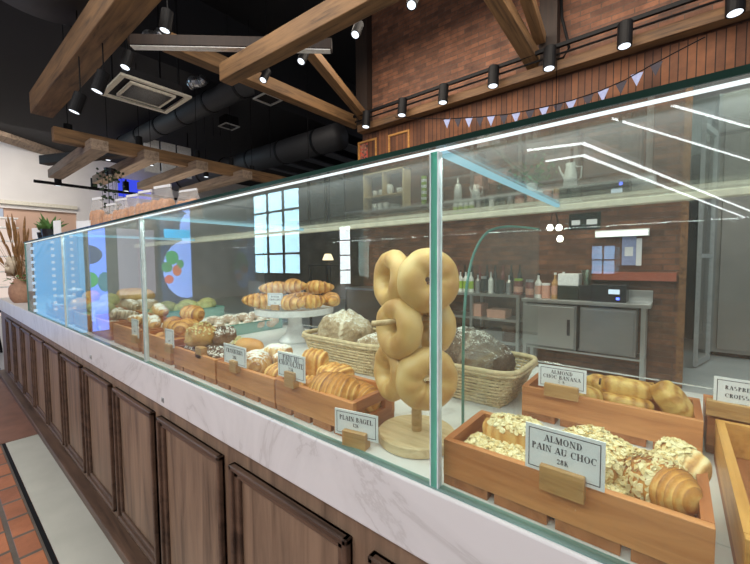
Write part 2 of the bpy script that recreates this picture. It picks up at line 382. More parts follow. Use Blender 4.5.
def sign(loc, rz, w, h, lines, label, tilt=0, base=(.055, .022, .03), group='price signs in wooden holders', hold=True, zoff=0):
    """card facing local -Y, standing in a wood block"""
    t = thing('price_sign', label, 'sign', loc, rz, group)
    if hold:
        MB().box(-base[0]/2, base[0]/2, -base[1]/2, base[1]/2, 0, base[2]).build('holder', 'block_wood', t, bevel=.0015)
    z0 = .008+zoff
    c = MB().box(-w/2, w/2, -.0012, .0012, z0, z0+h).build('card', 'white_paper', t)
    y = -.0012; b = .005; lw = .0011
    fr = MB()
    for (a0, a1, c0, c1) in ((-w/2+b, w/2-b, z0+b, z0+b+lw), (-w/2+b, w/2-b, z0+h-b-lw, z0+h-b), (-w/2+b, -w/2+b+lw, z0+b, z0+h-b), (w/2-b-lw, w/2-b, z0+b, z0+h-b)):
        fr.box(a0, a1, y-.0004, y+.0002, c0, c1)
    fr.build('printed_border', 'ink', c)
    f = lambda u, v: Vector((u, y-.0001, v))
    mb = MB()
    for (s, cy, hh) in lines: text_mb(mb, s, 0, z0+cy, hh, f)
    mb.build('lettering', 'ink', c)
    return t

# ------------------------------------------------------------------ pastry generators (all real geometry, base at z = 0)
def spow(c, e): return math.copysign(abs(c)**e, c)
def blob(mb, a, b, c, e1=.8, e2=.8, amp=.06, fr=30, seed=0, n=28, mm=16, flat=.75, bakef=None, fine=0):
    vs = []; bk = []; fs = []
    for i in range(mm+1):
        v = -PI/2+PI*i/mm
        for j in range(n):
            u = 2*PI*j/n
            p = Vector((a*spow(math.cos(v), e1)*spow(math.cos(u), e2), b*spow(math.cos(v), e1)*spow(math.sin(u), e2), c*spow(math.sin(v), e1)))
            q = noise.noise(p*fr+Vector((seed*7.3, seed*3.1, seed)))
            if fine: q += fine*noise.noise(p*fr*4+Vector((seed, 5, 0)))
            p *= 1+amp*q
            if p.z < -c*flat: p.z = -c*flat
            bk.append(bakef(p, q, u, v) if bakef else .35+.3*p.z/c+.2*q); vs.append(p+Vector((0, 0, c*flat)))
    for i in range(mm):
        fs += [(i*n+j, i*n+(j+1) % n, (i+1)*n+(j+1) % n, (i+1)*n+j) for j in range(n)]
    mb.add(vs, fs, bk); return mb
def croissant_mb(seed=0, L=.15, Rr=.034, bend=.22, ridges=4.5, n=56, m=20, step=.2, taper=1.6):
    mb = MB(); vs = []; bk = []; fs = []
    for i in range(n+1):
        t = -1+2*i/n; at = abs(t)
        env = (max(0, 1-at**taper))**.62*.85+.13
        k = (at*ridges+.35) ; fr = k-math.floor(k)
        rr = Rr*env*(1+step*(.5-fr)*(1 if at < .93 else .3))
        cx = L/2*t; cy = bend*L*t*t; tang = Vector((1, 4*bend*t, 0)).normalized(); nor = Vector((-tang.y, tang.x, 0))
        for j in range(m):
            a = 2*PI*j/m
            p = Vector((cx, cy, 0))+nor*rr*math.cos(a)*1.05+Vector((0, 0, 1))*rr*.92*math.sin(a)
            q = noise.noise(p*45+Vector((seed*3.7, seed, 0))); p += nor*q*.002+Vector((0, 0, q*.002))
            p.z = max(p.z+Rr*.8, 0)
            bk.append(.25+.55*(1-fr)**2+.15*math.sin(a)+.25*q); vs.append(p)
    for i in range(n): fs += [(i*m+j, i*m+(j+1) % m, (i+1)*m+(j+1) % m, (i+1)*m+j) for j in range(m)]
    fs += [tuple(range(m))[::-1], tuple(n*m+j for j in range(m))]
    mb.add(vs, fs, bk); return mb
def pain_mb(seed=0, a=.055, b=.04, c=.03, ridges=7):
    def bk(p, q, u, v): return .3+.3*math.sin(p.x*ridges*60)+.2*p.z/c+.25*q
    mb = blob(MB(), a, b, c, .6, .65, .06, 30, seed, 64, 22, .8, bk)
    for v in mb.v:                                    # laminated layers running round the pastry
        s = 1+.05*((v.x*ridges*9+10) % 1 - .5)*1.4
        v.y *= s; v.z *= s
    return mb
def torus_mb(Rr, r, seed=0, n=40, m=18, zs=1.0, amp=.0035, fl=0):
    vs = []; bk = []; fs = []
    for i in range(n):
        u = 2*PI*i/n
        for j in range(m):
            v = 2*PI*j/m
            q = noise.noise(Vector((math.cos(u)*2.3+seed*5, math.sin(u)*2.3, math.sin(v)*.8)))
            rr = r+amp*q
            p = Vector(((Rr+rr*math.cos(v))*math.cos(u), (Rr+rr*math.cos(v))*math.sin(u), rr*math.sin(v)*zs))
            bk.append(.3+.35*abs(math.sin(v))**2*max(0, math.sin(v))+.3*q); vs.append(p)
    for i in range(n): fs += [(i*m+j, ((i+1) % n)*m+j, ((i+1) % n)*m+(j+1) % m, i*m+(j+1) % m) for j in range(m)]
    return MB().add(vs, fs, bk)
def flakes(mb_src, count, seed, rmin=.005, rmax=.009, zmin=.4, cond=None, lift=.0015):
    r = random.Random(seed); mb = MB()
    zs = max(v.z for v in mb_src.v)
    cand = [f for f in mb_src.f if len(f) == 4 and sum(mb_src.v[i].z for i in f)/4 > zmin*zs]
    if cond: cand = [f for f in cand if cond(sum((mb_src.v[i] for i in f), Vector())/4)]
    for _ in range(count):
        f = r.choice(cand); a, b, c, d = [mb_src.v[i] for i in f]
        n = (c-a).cross(d-b)
        if n.length < 1e-9: continue
        n.normalize()
        ctr = Vector((sum(v.x for v in mb_src.v)/len(mb_src.v), 0, 0))
        p = lerp(lerp(a, b, r.random()), lerp(d, c, r.random()), r.random())
        if n.dot(p-Vector((ctr.x, 0, zs*.3))) < 0: n = -n
        n = (n+Vector((r.uniform(-.35, .35), r.uniform(-.35, .35), r.uniform(-.2, .35)))).normalized()
        t = n.orthogonal().normalized(); bt = n.cross(t); ph = r.random()*6
        t, bt = t*math.cos(ph)+bt*math.sin(ph), bt*math.cos(ph)-t*math.sin(ph)
        ra = r.uniform(rmin, rmax); rb = ra*r.uniform(.55, .75); p = p+n*lift*r.uniform(.3, 2.4)
        k = 8; ps = []
        for i in range(k):
            an = 2*PI*i/k; ps.append(p+t*ra*math.cos(an)*(1+.15*math.cos(an))+bt*rb*math.sin(an)+n*.0012*math.cos(2*an))
        mb.prism(ps, n*.0009)
    return mb

# =================================================================== SETTING
ST = 'structure'
S = .945                                          # top of the marble
CH = 5.9
st('floor', MB().box(-26, 6, -15.2, .32, -.1, 0).box(-22, -3.9, .32, .5, -.1, 0), 'floor_pavers')
st('trim_1', MB().box(-3.9, 3, .32, .56, -.02, .004), 'stone_strip', bevel=.002)
st('trim_2', MB().box(-3.9, 3, .300, .318, -.02, .003), 'black_metal')
st('floor_tiles', MB().box(-22, 4, .56, 10.5, -.1, -.001), 'kitchen_floor')
st('trim_3', MB().box(-6.5, -3.91, .16, .56, -.02, .003), 'dark_tile')
# brick wall behind the bar with the kitchen opening on its right
st('wall_back', MB().box(-4.35, .045, 5.0, 5.25, 0, 3.1).box(-4.35, 3, 5.0, 5.25, 3.1, CH), 'brick_wall')
st('wall_left', MB().box(-4.35, -4.2, 5.25, 9, 0, CH), 'brick_wall')
st('trim_4', MB().box(.03, .09, 4.97, 5.26, 0, 3.1), 'beam_wood_y')
st('trim_5', MB().box(-4.2, 3, 4.955, 4.999, 3.1, 3.56), 'plank_band')
st('wall_kitchen', MB().box(-4.2, 4, 9, 9.2, 0, CH), 'steel_dark')
st('wall_far', MB().box(-22, -4.36, 9.9, 10.1, 0, 4.8), 'dark_wall')
# black ceiling, cut away along a slanted edge over the mall on the far left
CS = -6.5; CH = 5.9                                # lower ceiling left of CS, raised black ceiling right of it
def ceil_at(x): return 4.6 if x < CS else CH
cl = [(-11.0, -2.5), (CS, -2.5), (CS, 9.5), (-19.5, 9.5), (-16.9, 5.9), (-13.34, 1.34)]
st('ceiling', MB().prism([Vector((x, y, 4.6)) for x, y in cl], (0, 0, .2)).box(CS, 3, -2.5, 9.5, CH, CH+.2).box(CS-.1, CS, -2.5, 9.5, 4.8, CH+.2), 'black_ceiling')
st('trim_6', MB().bar((-10.4, -2.5, 4.55), (-13.0, 1.3, 4.55), .5, .12).bar((-13.0, 1.3, 4.55), (-18.6, 8.6, 4.55), .5, .12), 'beam_grey')
st('wall_mall', MB().box(-14.3, -14.0, -1.0, 9.4, 2.9, 7.5).box(-14.3, -14.0, 2.95, 9.4, 0, 2.9), 'white_wall')
st('wall_alcove', MB().box(-14.25, -14.1, 1.4, 2.94, 0, 3.2), 'pink_wall')
st('ceiling_alcove', MB().box(-15.5, -14.02, -1.0, 2.94, 3.2, 3.3), 'white_wall')
st('trim_7', MB().box(-14.02, -13.9, 1.25, 2.95, 3.0, 3.1), 'cream_plastic')
# far side of the mall, seen mirrored in the glass
wy = -15.0
def vx(px, py): return onY(px, py, 1.12-wy)
A0, A1, B0, B1, C0, C1 = vx(253, 250), vx(301, 250), vx(338, 250), vx(351, 250), vx(590, 260), vx(616, 260)
st('wall_front', MB().box(-30, A0.x, wy-.2, wy, 0, 8).box(A0.x, A1.x, wy-.2, wy, 6.6, 8).box(A1.x, B0.x, wy-.2, wy, 0, 8).box(A0.x, A1.x, wy-.2, wy, 0, .5)
   .box(B0.x, B1.x, wy-.2, wy, 3.6, 8).box(B1.x, C0.x, wy-.2, wy, 0, 8).box(C0.x, C1.x, wy-.2, wy, 0, .8).box(C0.x, C1.x, wy-.2, wy, 1.95, 8).box(C1.x, 8, wy-.2, wy, 0, 8), 'mall_wall')
emit('day1', (.5, .8, 1), 12.0); emit('day2', (.9, .97, 1), 12.0); emit('day3', (.35, .6, 1), 5)
def window(n, x0, x1, z0, z1, mat, nx, nz, fw=.06):
    f = MB().box(x0, x1, wy-.1, wy+.02, z0, z0+fw).box(x0, x1, wy-.1, wy+.02, z1-fw, z1)
    for i in range(nx+1): x = lerp(x0+fw/2, x1-fw/2, i/nx); f.box(x-fw/2, x+fw/2, wy-.1, wy+.02, z0, z1)
    for i in range(1, nz): z = lerp(z0, z1, i/nz); f.box(x0, x1, wy-.1, wy+.02, z-fw/2, z+fw/2)
    o = st('window_%d' % n, f, 'black_metal')
    st('pane', MB().box(x0, x1, wy-.15, wy-.12, z0, z1), mat, parent=o); return o
w1 = window(1, A0.x, A1.x, .5, 6.6, 'day1', 3, 4, .14)
window(2, B0.x, B1.x, .0, 3.6, 'day2', 1, 4); window(3, C0.x, C1.x, .8, 1.95, 'day3', 2, 2, .05)

# =================================================================== COUNTER
cnt = thing('display_counter', 'long dark wooden counter front with raised rectangular panels', 'counter', (-2, .56, 0))
CX0 = -6.5; CX1 = 1.2
MB().box(CX0, CX1, .565, 1.45, .0, .80).build('carcass', 'counter_wood', cnt, world=True)
MB().box(CX0, CX1, .502, .5649, .0, .045).build('skirting', 'counter_trim', cnt, world=True, bevel=.004)
k = 0
pe = -1.018+.546*2
while pe > CX0+.1:
    x0, x1 = pe, pe+.487
    x0 = pe-.0
    z0, z1 = .095, .752; t = .038
    fr = MB()
    for d, tt in ((.022, .016), (.012, .038)):
        fr.box(x0, x1, .565-d, .566, z1-tt, z1).box(x0, x1, .565-d, .566, z0, z0+tt).box(x0, x0+tt, .565-d, .566, z0, z1).box(x1-tt, x1, .565-d, .566, z0, z1)
    p = fr.build('panel_moulding', 'counter_trim', cnt, world=True, bevel=.004)
    pe -= .546
top = MB().box(CX0-.03, CX1, .548, .7, .805, S).box(CX0-.03, CX1, .7, 1.47, .9, S).build('marble_countertop', 'marble', bevel=.004)
tag(top, 'thick white marble countertop under the glass display case', 'countertop')
cov = thing('outlet_cover', 'small grey square socket cover on the marble edge, nearer the middle', 'socket', onY(163, 400, .5475), 0, 'small plates on the marble edge')
MB().box(-.009, .009, -.003, 0, -.009, .009).build('plate', 'grey_metal', cov, bevel=.001)
MB().box(-.004, .004, -.004, -.0028, -.004, .004).build('inset', 'steel_dark', cov)
dup(cov, 'small grey socket cover on the marble edge near its far left end', onY(91, 357, .5475), scale=1.2)

# =================================================================== GLASS CASE
GX0 = -4.44; GX1 = 1.15; joints = [-.3235, -1.69, -3.06]
case = thing('glass_display_case', 'long frameless glass pastry case with green glass edges and light strip', 'display case', (-2, 1, S))
def gpart(mb, name, mat, **kw): return mb.build(name, mat, case, world=True, **kw)
xs = [GX1]+joints+[GX0]
for i in range(len(xs)-1):
    a, b = xs[i+1], xs[i]
    gpart(MB().box(a+.005, b-.005, .560, .5655, S+.004, 1.531), 'front_pane', 'glass')
for i, j in enumerate(joints):
    w = .0062 if i == 0 else .004
    jt = gpart(MB().box(j-w, j+w, .557, .572, S+.001, 1.537), 'joint_edge', 'green_edge' if i == 0 else 'pale_edge')
    MB().box(j-w-.0022, j-w, .556, .570, S+.001, 1.537).box(j+w, j+w+.0022, .556, .570, S+.001, 1.537).build('clear_seam', 'seam', jt, world=True)
gpart(MB().box(GX0, GX1, .555, .573, S, S+.003), 'bottom_channel', 'milky_edge')
gpart(MB().box(GX0, GX1, .553, 1.43, 1.5455, 1.552), 'top_pane', 'glass')
gpart(MB().box(GX0, GX1, .550, .5529, 1.5435, 1.5525), 'top_edge', 'dark_edge')
gpart(MB().box(GX0, GX1, .5585, .564, 1.5375, 1.5412), 'light_strip', 'led_white')
gpart(MB().box(GX0, GX1, 1.405, 1.44, 1.525, 1.5450), 'rear_rail', 'cream_plastic', bevel=.002)
gpart(MB().box(GX0, GX0+.008, .568, 1.43, S+.004, 1.545), 'end_pane', 'glass')
gpart(MB().box(GX0-.001, GX0+.009, .556, .567, S+.004, 1.545), 'end_edge', 'pale_edge')
for j in joints:
    gpart(MB().box(j-.006, j+.006, .574, 1.404, 1.537, 1.546), 'cross_light', 'led_blue')
gpart(MB().box(GX0, GX1, 1.425, 1.431, S+.03, S+.034), 'rear_track', 'metal_rim')
for a, b in ((-3.9, -2.2), (-1.5, -.62), (-.6, .25)):
    gpart(MB().box(a, b, 1.424, 1.430, S+.036, 1.525), 'rear_pane', 'rear_glass')
# curved divider
def curved_divider(x, label, full=True):
    t = thing('curved_glass_divider', label, 'glass divider', (x, .8, S), 0, 'curved glass dividers inside the case')
    pts = [(0, 0)]
    prof = [(0, 0), (0, .2), (.004, .28), (.018, .35), (.045, .41), (.09, .455), (.15, .485), (.24, .502), (.36, .512), (.6, .52)]
    # smooth the profile
    sm = []
    for i in range(len(prof)-1):
        p0 = prof[max(i-1, 0)]; p1 = prof[i]; p2 = prof[i+1]; p3 = prof[min(i+2, len(prof)-1)]
        for q in range(6):
            u = q/6; f = lambda a, b, c, d: .5*((2*b)+(-a+c)*u+(2*a-5*b+4*c-d)*u*u+(-a+3*b-3*c+d)*u**3)
            sm.append((f(p0[0], p1[0], p2[0], p3[0]), f(p0[1], p1[1], p2[1], p3[1])))
    sm.append(prof[-1])
    poly = [Vector((-.003, a, b)) for a, b in sm]+[Vector((-.003, .6, 0))]
    MB().prism(poly, (.006, 0, 0)).build('pane', 'thin_glass', t)
    MB().tube([Vector((0, a-.001, b)) for a, b in sm], .0034, 6).build('polished_edge', 'pale_edge', t)
    return t
cd = curved_divider(-.385, 'curved glass divider standing just behind the bagel tree')

# =================================================================== TRAYS
def tray(x0, x1, y0, y1, h, label, mats=('tray_wood', 'tray_side'), rz=0, nsl=4, group='wooden pastry trays'):
    t = thing('wooden_tray', label, 'tray', ((x0+x1)/2, (y0+y1)/2, S), rz, group)
    w = x1-x0; d = y1-y0; b = .013; g = .018
    MB().box(-w/2, w/2, -d/2, -d/2+b, g, h).build('front_board', mats[0], t, bevel=.0012)
    MB().box(-w/2, w/2, d/2-b, d/2, g, h).build('back_board', mats[0], t, bevel=.0012)
    for s in (-1, 1):
        X = s*(w/2-b/2); m = MB()
        if s == 1:      # grip hole
            m.box(X-b/2, X+b/2, -d/2+b, -.04, g, h).box(X-b/2, X+b/2, .04, d/2-b, g, h)
            m.box(X-b/2, X+b/2, -.04, .04, g, g+.022).box(X-b/2, X+b/2, -.04, .04, g+.045, h)
        else: m.box(X-b/2, X+b/2, -d/2+b, d/2-b, g, h)
        m.build('side_board', mats[1], t)
    sw = (w-.012*(nsl-1))/nsl
    for i in range(nsl):
        a = -w/2+i*(sw+.012)
        MB().box(a, a+sw, -d/2+.002, d/2-.002, .0005, g).build('slat', 'tray_low', t)
    return t
tA = tray(-.318, .046, .581, .749, .084, 'orange-brown wooden tray of almond pain au choc at the front')
tB = tray(-.300, .052, .965, 1.125, .083, 'orange-brown wooden tray behind, holding rolled almond banana pastries')
tM = tray(-.842, -.553, .593, .752, .088, 'orange-brown wooden tray of golden pains au chocolat beside the bagel sign', nsl=4)
tN = tray(-1.165, -.848, .593, .752, .085, 'orange-brown wooden tray of sugar-dusted pastries left of the pain au chocolate sign', nsl=4)
tL = tray(-1.50, -1.178, .593, .80, .085, 'wooden tray holding crumble-topped muffins left of the dusted pastries')
tR = tray(.071, .44, .585, 1.00, .083, 'pale oak tray with high sides at the right edge of the case', mats=('tray_oak', 'tray_oak'))
tC = tray(.060, .36, 1.02, 1.17, .083, 'reddish wooden tray end standing behind the raspberry croissant sign')

# =================================================================== PRICE SIGNS
def on_front(px, py, Y, **k): return onY(px, py, Y)
def psign(pa, pb, Y, rz, h, z, lines, label, base, zo):
    # width and centre from the two top corners of the card as measured at its distance
    a = onY(pa[0], pa[1], Y); r_ = ray(*pb); d = Vector((math.cos(rz), math.sin(rz))); k = (r_.x*a.y-r_.y*a.x)/(d.x*r_.y-d.y*r_.x)
    w = abs(k); c = Vector((a.x, a.y, 0))+Vector((d.x, d.y, 0))*w/2
    sign((c.x, c.y, S+z), rz, w, h, [(t, v*h, hh*w) for t, v, hh in lines], label, base=base, zoff=zo); return w
psign((526, 419), (606, 440), .5775, math.radians(-1), .070, .063, [('ALMOND', .70, .092), ('PAIN AU CHOC', .48, .092), ('28K', .28, .07)], 'large white card reading ALMOND PAIN AU CHOC 28K', (.060, .02, .038), .016)
psign((335, 405), (378, 413), .5715, math.radians(12), .058, 0, [('PLAIN BAGEL', .6, .096), ('12K', .4, .07)], 'white card reading PLAIN BAGEL 12K, on its own wood block', (.058, .026, .036), .012)
psign((539, 351), (587, 358), .962, math.radians(2), .055, .073, [('ALMOND', .66, .088), ('CHOC BANANA', .44, .088), ('26K', .28, .06)], 'white card reading ALMOND CHOC BANANA on the rear tray', (.075, .02, .032), .012)
psign((714, 377), (778, 389), 1.018, math.radians(-2), .062, .084, [('RASPBERRY', .62, .088), ('CROISSANT', .36, .088), ('25K', .12, .06)], 'white card reading RASPBERRY CROISSANT above the oak tray', (.11, .02, .032), .012)
psign((278, 350), (305, 358), .586, math.radians(0), .066, .085, [('PAIN AU', .70, .12), ('CHOCOLATE', .50, .12), ('25K', .3, .09)], 'white card reading PAIN AU CHOCOLATE on the golden pastry tray', (.038, .02, .040), .012)
psign((224, 343), (246, 350), .586, math.radians(0), .06, .073, [('CRANBERRY', .58, .105), ('28K', .3, .08)], 'white card in front of the sugar-dusted pastries', (.036, .02, .036), .014)

# =================================================================== PASTRIES
def pastry(name, mb, mat, label, cat, loc, rot=(0,0,0), group=None, extra=None, scale=1):
    t = thing(name, label, cat, loc, 0, group); t.rotation_euler = rot; t.scale = (scale,)*3
    d = mb.build('crust', mat, t, smooth=True)
    if extra:
        for nm, em, mt, stuff in extra:
            o = em.build(nm, mt, t)
            if stuff: o['kind'] = 'stuff'
    return t
GA = 'almond pastries in the front tray'
def almond(seed, a, b, c, n, label, loc, rot, cond=None, zmin=.35, mat='almond_crust', group=GA, src=None, scale=1):
    mb = src or pain_mb(seed, a, b, c)
    fl = flakes(mb, int(n*1.5), seed, .0038, .0072, zmin, cond, .0012)
    return pastry('almond_pastry', mb, mat, label, 'pastry', loc, rot, group, [('almond_flakes', fl, 'flake', True)], scale)
zt = S+.022
def at(px, py, z): return onZ(px, py, z)
p = at(514, 428, 1.035)
almond(1, .052, .036, .026, 190, 'almond pastry lying on top at the left, its rolled end bare', (p.x, p.y-.008, 1.006), (.0, -.05, .12), cond=lambda q: q.x > -.034 and (q.z > .02), zmin=.72, mat='bun_crust')
p = at(500, 455, 1.0)
almond(2, .062, .042, .024, 420, 'fully flaked almond pastry in the front left corner of the tray', (p.x+.002, .632, zt+.012), (.08, .03, .05), zmin=.1, mat='cream_crust')
p = at(598, 452, 1.03)
almond(3, .052, .044, .030, 380, 'tall flaked almond pastry right behind the ALMOND PAIN AU CHOC card', (p.x-.002, p.y-.002, zt+.036), (.05, .1, -.5), zmin=.15)
p = at(640, 468, 1.0)
almond(4, .045, .034, .026, 260, 'almond pastry leaning between the tall one and the layered one', (p.x-.012, .68, zt+.006), (.1, .45, .9), zmin=.2)
p = at(598, 492, .99)
almond(5, .055, .032, .02, 300, 'low flaked almond pastry against the front board, in the middle', (p.x-.01, .618, zt+.008), (-.1, 0, .1), zmin=.05, mat='cream_crust')
cr = croissant_mb(6, .15, .042, .12, 5.5, step=.16)
p = at(672, 478, 1.02)
almond(6, 0, 0, 0, 420, 'big ridged almond croissant at the right, bare layered end showing', (p.x-.022, .672, zt+.022), (.0, -.12, -.75), scale=.86, cond=lambda q: -.068 < q.x < .038, zmin=.25, mat='croissant_crust', src=croissant_mb(6, .15, .044, .05, 9.5, step=.26, taper=3.4))
p = at(688, 447, 1.05)
almond(7, .035, .03, .024, 120, 'small coiled almond pastry tucked behind the big ridged one', (p.x-.006, p.y+.0, zt+.040), (.5, .15, -.4), cond=lambda q: q.x < .008, zmin=.3)
almond(8, .05, .036, .026, 200, 'flaked almond pastry half hidden at the back of the front tray', (-.20, .70, zt), (0, 0, .2), zmin=.2)

GB = 'rolled pastries in the rear tray'
def roll(seed, a, r, label, loc, rot, group=GB, mat='banana_crust'):
    def bk(p, q, u, v): return .28+.25*math.sin(p.x*220+3*math.sin(u))+.15*p.z/r+.3*q
    mb = blob(MB(), a, r, r*.85, .6, .7, .12, 26, seed, 40, 18, .85, bk, fine=.4)
    t = pastry('rolled_pastry', mb, mat, label, 'pastry', loc, rot, group, [('filling', MB().tube([(-a*.97, 0, r*.75), (-a*1.03, 0, r*.75)], r*.35, 10), 'choc', False)])
    return t
p = at(581, 392, 1.03); roll(1, .045, .034, 'rolled pastry partly hidden by the ALMOND CHOC BANANA card', (p.x, p.y+0.018, S+0.040), (0, 0, .7))
p = at(603, 377, 1.05); roll(2, .042, .024, 'small roll leaning up behind the ALMOND CHOC BANANA card', (p.x, p.y+0.008, S+0.065), (.2, .1, -.5))
p = at(626, 395, 1.03); roll(3, .055, .026, 'long flaky roll lying lowest in the middle of the rear tray', (p.x-.002, p.y+0.006, S+0.040), (0, .02, -.1))
p = at(626, 380, 1.06); roll(4, .056, .025, 'seeded roll stacked on the long one in the rear tray', (p.x, p.y+0.010, S+0.076), (0, .03, -.06))
p = at(668, 392, 1.05); roll(5, .05, .028, 'roll propped upright against the right end of the rear tray', (p.x-.002, p.y+0.006, S+0.072), (.3, .9, -.2))
p = at(652, 380, 1.05); roll(6, .035, .024, 'roll half hidden behind the propped one in the rear tray', (p.x, p.y+0.033, S+0.050), (.0, .0, .3))

# pains au chocolat in tray M
GM = 'golden pains au chocolat in the wooden tray'
def pain(seed, a, b, c, label, loc, rot, ridges=7, mat='croissant_crust', group=GM, src=None):
    return pastry('pain_au_chocolat', src or pain_mb(seed, a, b, c, ridges), mat, label, 'pastry', loc, rot, group)
p = at(346, 388, 1.02)
pain(11, 0, 0, 0, 'largest ridged croissant-like pastry beside the right board of its tray', (p.x-.004, .65, zt+.012), (0, 0, .15), src=croissant_mb(11, .15, .05, .05, 6.5, step=.22, taper=3.2))
p = at(308, 385, 1.02)
pain(12, .045, .04, .04, 'pale yellow pastry between the card and the largest ridged pastry', (p.x+.004, p.y+.012, zt), (0, .0, .6))
p = at(332, 368, 1.05)
pain(13, .055, .042, .036, 'smooth rounded pastry on top of the middle of the pile', (p.x, p.y+.012, zt+.025), (0, 0, .05))
p = at(376, 383, 1.03)
pain(14, 0, 0, 0, 'crinkled pastry at the back right of the pile, beside the bagels', (p.x-.014, .69, zt+.004), (0, 0, -.2), src=croissant_mb(14, .13, .042, .05, 7, step=.2, taper=3))
p = at(311, 357, 1.07)
pain(15, .04, .034, .044, 'upright pastry poking up behind the PAIN AU CHOCOLATE card', (p.x, p.y+.016, zt+.045), (.2, .1, .4))
p = at(268, 372, 1.02)
pain(16, .036, .045, .042, 'curled pastry peeping out left of the PAIN AU CHOCOLATE card', (p.x+.012, p.y+.02, zt), (0, .2, .3))
pain(17, .045, .034, .03, 'pastry hidden low at the back of the golden pile', (-.79, .695, zt), (0, 0, .1))
# dusted ones in tray N
GN = 'sugar-dusted pastries in the wooden tray'
def dusted(seed, kind, label, loc, rot, sz=(.045, .035, .03)):
    src = croissant_mb(seed, sz[0]*2.4, sz[2]*1.15, .06, 6, step=.14, taper=3) if kind else pain_mb(seed, *sz)
    return pastry('dusted_pastry', src, 'powder_crust', label, 'pastry', loc, rot, GN)
p = at(260, 362, 1.03); dusted(21, 1, 'large ridged pastry dusted white, right of the small card', (p.x, .655, zt+.02), (0, -.1, -.7), (.055, .035, .042))
dusted(22, 1, 'dusted pastry mostly hidden by the small card', (-1.085, .64, zt), (0, 0, .4))
p = at(257, 347, 1.05); dusted(23, 0, 'flat dusted pastry behind the large ridged one', (p.x, p.y+.01, zt+.03), (0, 0, 0), (.05, .035, .026))
p = at(272, 346, 1.06); dusted(24, 0, 'white dusted pastry furthest back in its tray', (p.x+.006, p.y+.02, zt+.045), (0, 0, .3), (.05, .035, .028))
p = at(282, 356, 1.04); dusted(25, 0, 'dusted pastry wedged behind the PAIN AU CHOCOLATE card', (p.x, p.y+.01, zt+.02), (0, 0, .2), (.04, .032, .034))
p = at(247, 340, 1.07); bun = pastry('long_bun', blob(MB(), .07, .034, .028, .9, .95, .05, 22, 3, 28, 14, .7), 'bun_crust', 'smooth golden long bun on top behind the small card', 'bun', (p.x, p.y+.01, zt+.06), (0, 0, .05))
# crumble muffins etc. in tray L and boards further left
GLm = 'crumble topped pastries left of the dusted ones'
def crumble(seed, mat, label, loc, sz=.04, fl='flake', n=60):
    mb = blob(MB(), sz, sz, sz*.8, .9, .95, .25, 40, seed, 26, 14, .7, fine=.6)
    return pastry('crumble_muffin', mb, mat, label, 'muffin', loc, (0, 0, seed), GLm, [('crumbs', flakes(mb, n, seed, .003, .006, .55), fl, True)])
plain('crumb_yellow', srgb(226, 212, 150), .6, 0, .2); plain('crumb_choc', srgb(110, 80, 62), .6, 0, .3)
cm = [((184, 325), 'banana_crust', 'crumb_yellow', 'pale yellow crumble muffin on top of the dark ones'), ((180, 340), 'choc_crust', 'crumb_choc', 'dark crumble muffin directly below the yellow crumble muffin'),
      ((197, 341), 'choc_crust', 'crumb_choc', 'dark crumble muffin in the middle of its tray'), ((213, 340), 'choc_crust', 'crumb_choc', 'dark crumble muffin at the right of its tray'),
      ((205, 332), 'choc_crust', 'crumb_yellow', 'dark crumble muffin with yellow crumbs at the back'), ((190, 352), 'choc_crust', 'crumb_choc', 'dark crumble muffin on top, right of the yellow one')]
for i, ((px, py), mt, fl, lb) in enumerate(cm):
    z = 1.06 if i == 0 else 1.01; p = at(px, py+4, z); crumble(31+i, mt, lb, [(-1.43, .67, 1.035), (-1.44, .655, .967), (-1.34, .67, .967), (-1.25, .67, .967), (-1.33, .77, .985), (-1.385, .735, 1.03)][i], [.058, .052, .052, .048, .05, .05][i], fl, 130)

# =================================================================== BAGEL TREE
BX, BY = -.446, .690
bt = thing('bagel_stand', 'round wooden stand with a post and side pegs carrying bagels', 'stand', (BX, BY, S))
MB().lathe([(.0, 0), (.083, 0), (.087, .003), (.087, .021), (.084, .024), (.0, .024)], 48).build('base', 'ply_wood', bt, smooth=False)
MB().lathe([(.0115, .024), (.011, .40), (.008, .412), (0, .414)], 20).build('post', 'ply_wood', bt, smooth=True)
tw = Vector((.541, -.84, 0)); rt = Vector((.84, .541, 0))
lev = [(.368, (tw*.93+rt*.36).normalized()), (.266, (tw*.62-rt*.78).normalized()), (.160, (tw*.93+rt*.30).normalized())]
bagR = [(.0380, .0300), (.0445, .0235), (.041, .0275), (.042, .026), (.0380, .0300), (.0445, .0235)]
for z, a in lev:
    L1 = .115 if z == .266 else .07
    MB().tube([a*-.085+Vector((0, 0, z+.012)), a*L1+Vector((0, 0, z+.012))], .0062, 10).build('peg', 'ply_wood', bt, smooth=True)
bl = ['top bagel facing the front, right of the post', 'top bagel behind, at the left of the post', 'middle bagel with the peg end sticking out at its left', 'middle bagel behind the green glass joint, right of the post',
      'lowest bagel facing the front, its hole hidden by the glass joint', 'lowest bagel behind, at the left, just above the sign']
bi = 0
def bagel(label, loc, axis, seed, Rr=.0435, r=.0248):
    t = thing('bagel', label, 'bagel', loc, 0, 'bagels hanging on the wooden stand')
    q = Vector((0, 0, 1)).rotation_difference(axis); t.rotation_euler = q.to_euler()
    torus_mb(Rr, r, seed).build('crust', 'bagel_crust', t, smooth=True); return t
for li, (z, a) in enumerate(lev):
    for sgn in (1, -1):
        ax = a*sgn
        if li != 1 and sgn == -1: ax = (tw*.5-rt*.86+Vector((0, 0, .1))).normalized()
        if li == 1: ax = (ax+Vector((0, 0, .1))).normalized()
        off = a*(.052 if li != 1 else .05)+(rt*.006 if li != 1 else rt*0) if sgn == 1 else (-rt*.056-tw*.006 if li != 1 else a*-.045)
        bagel(bl[bi], Vector((BX, BY, S+z-.002))+off, ax, bi, *bagR[bi]); bi += 1

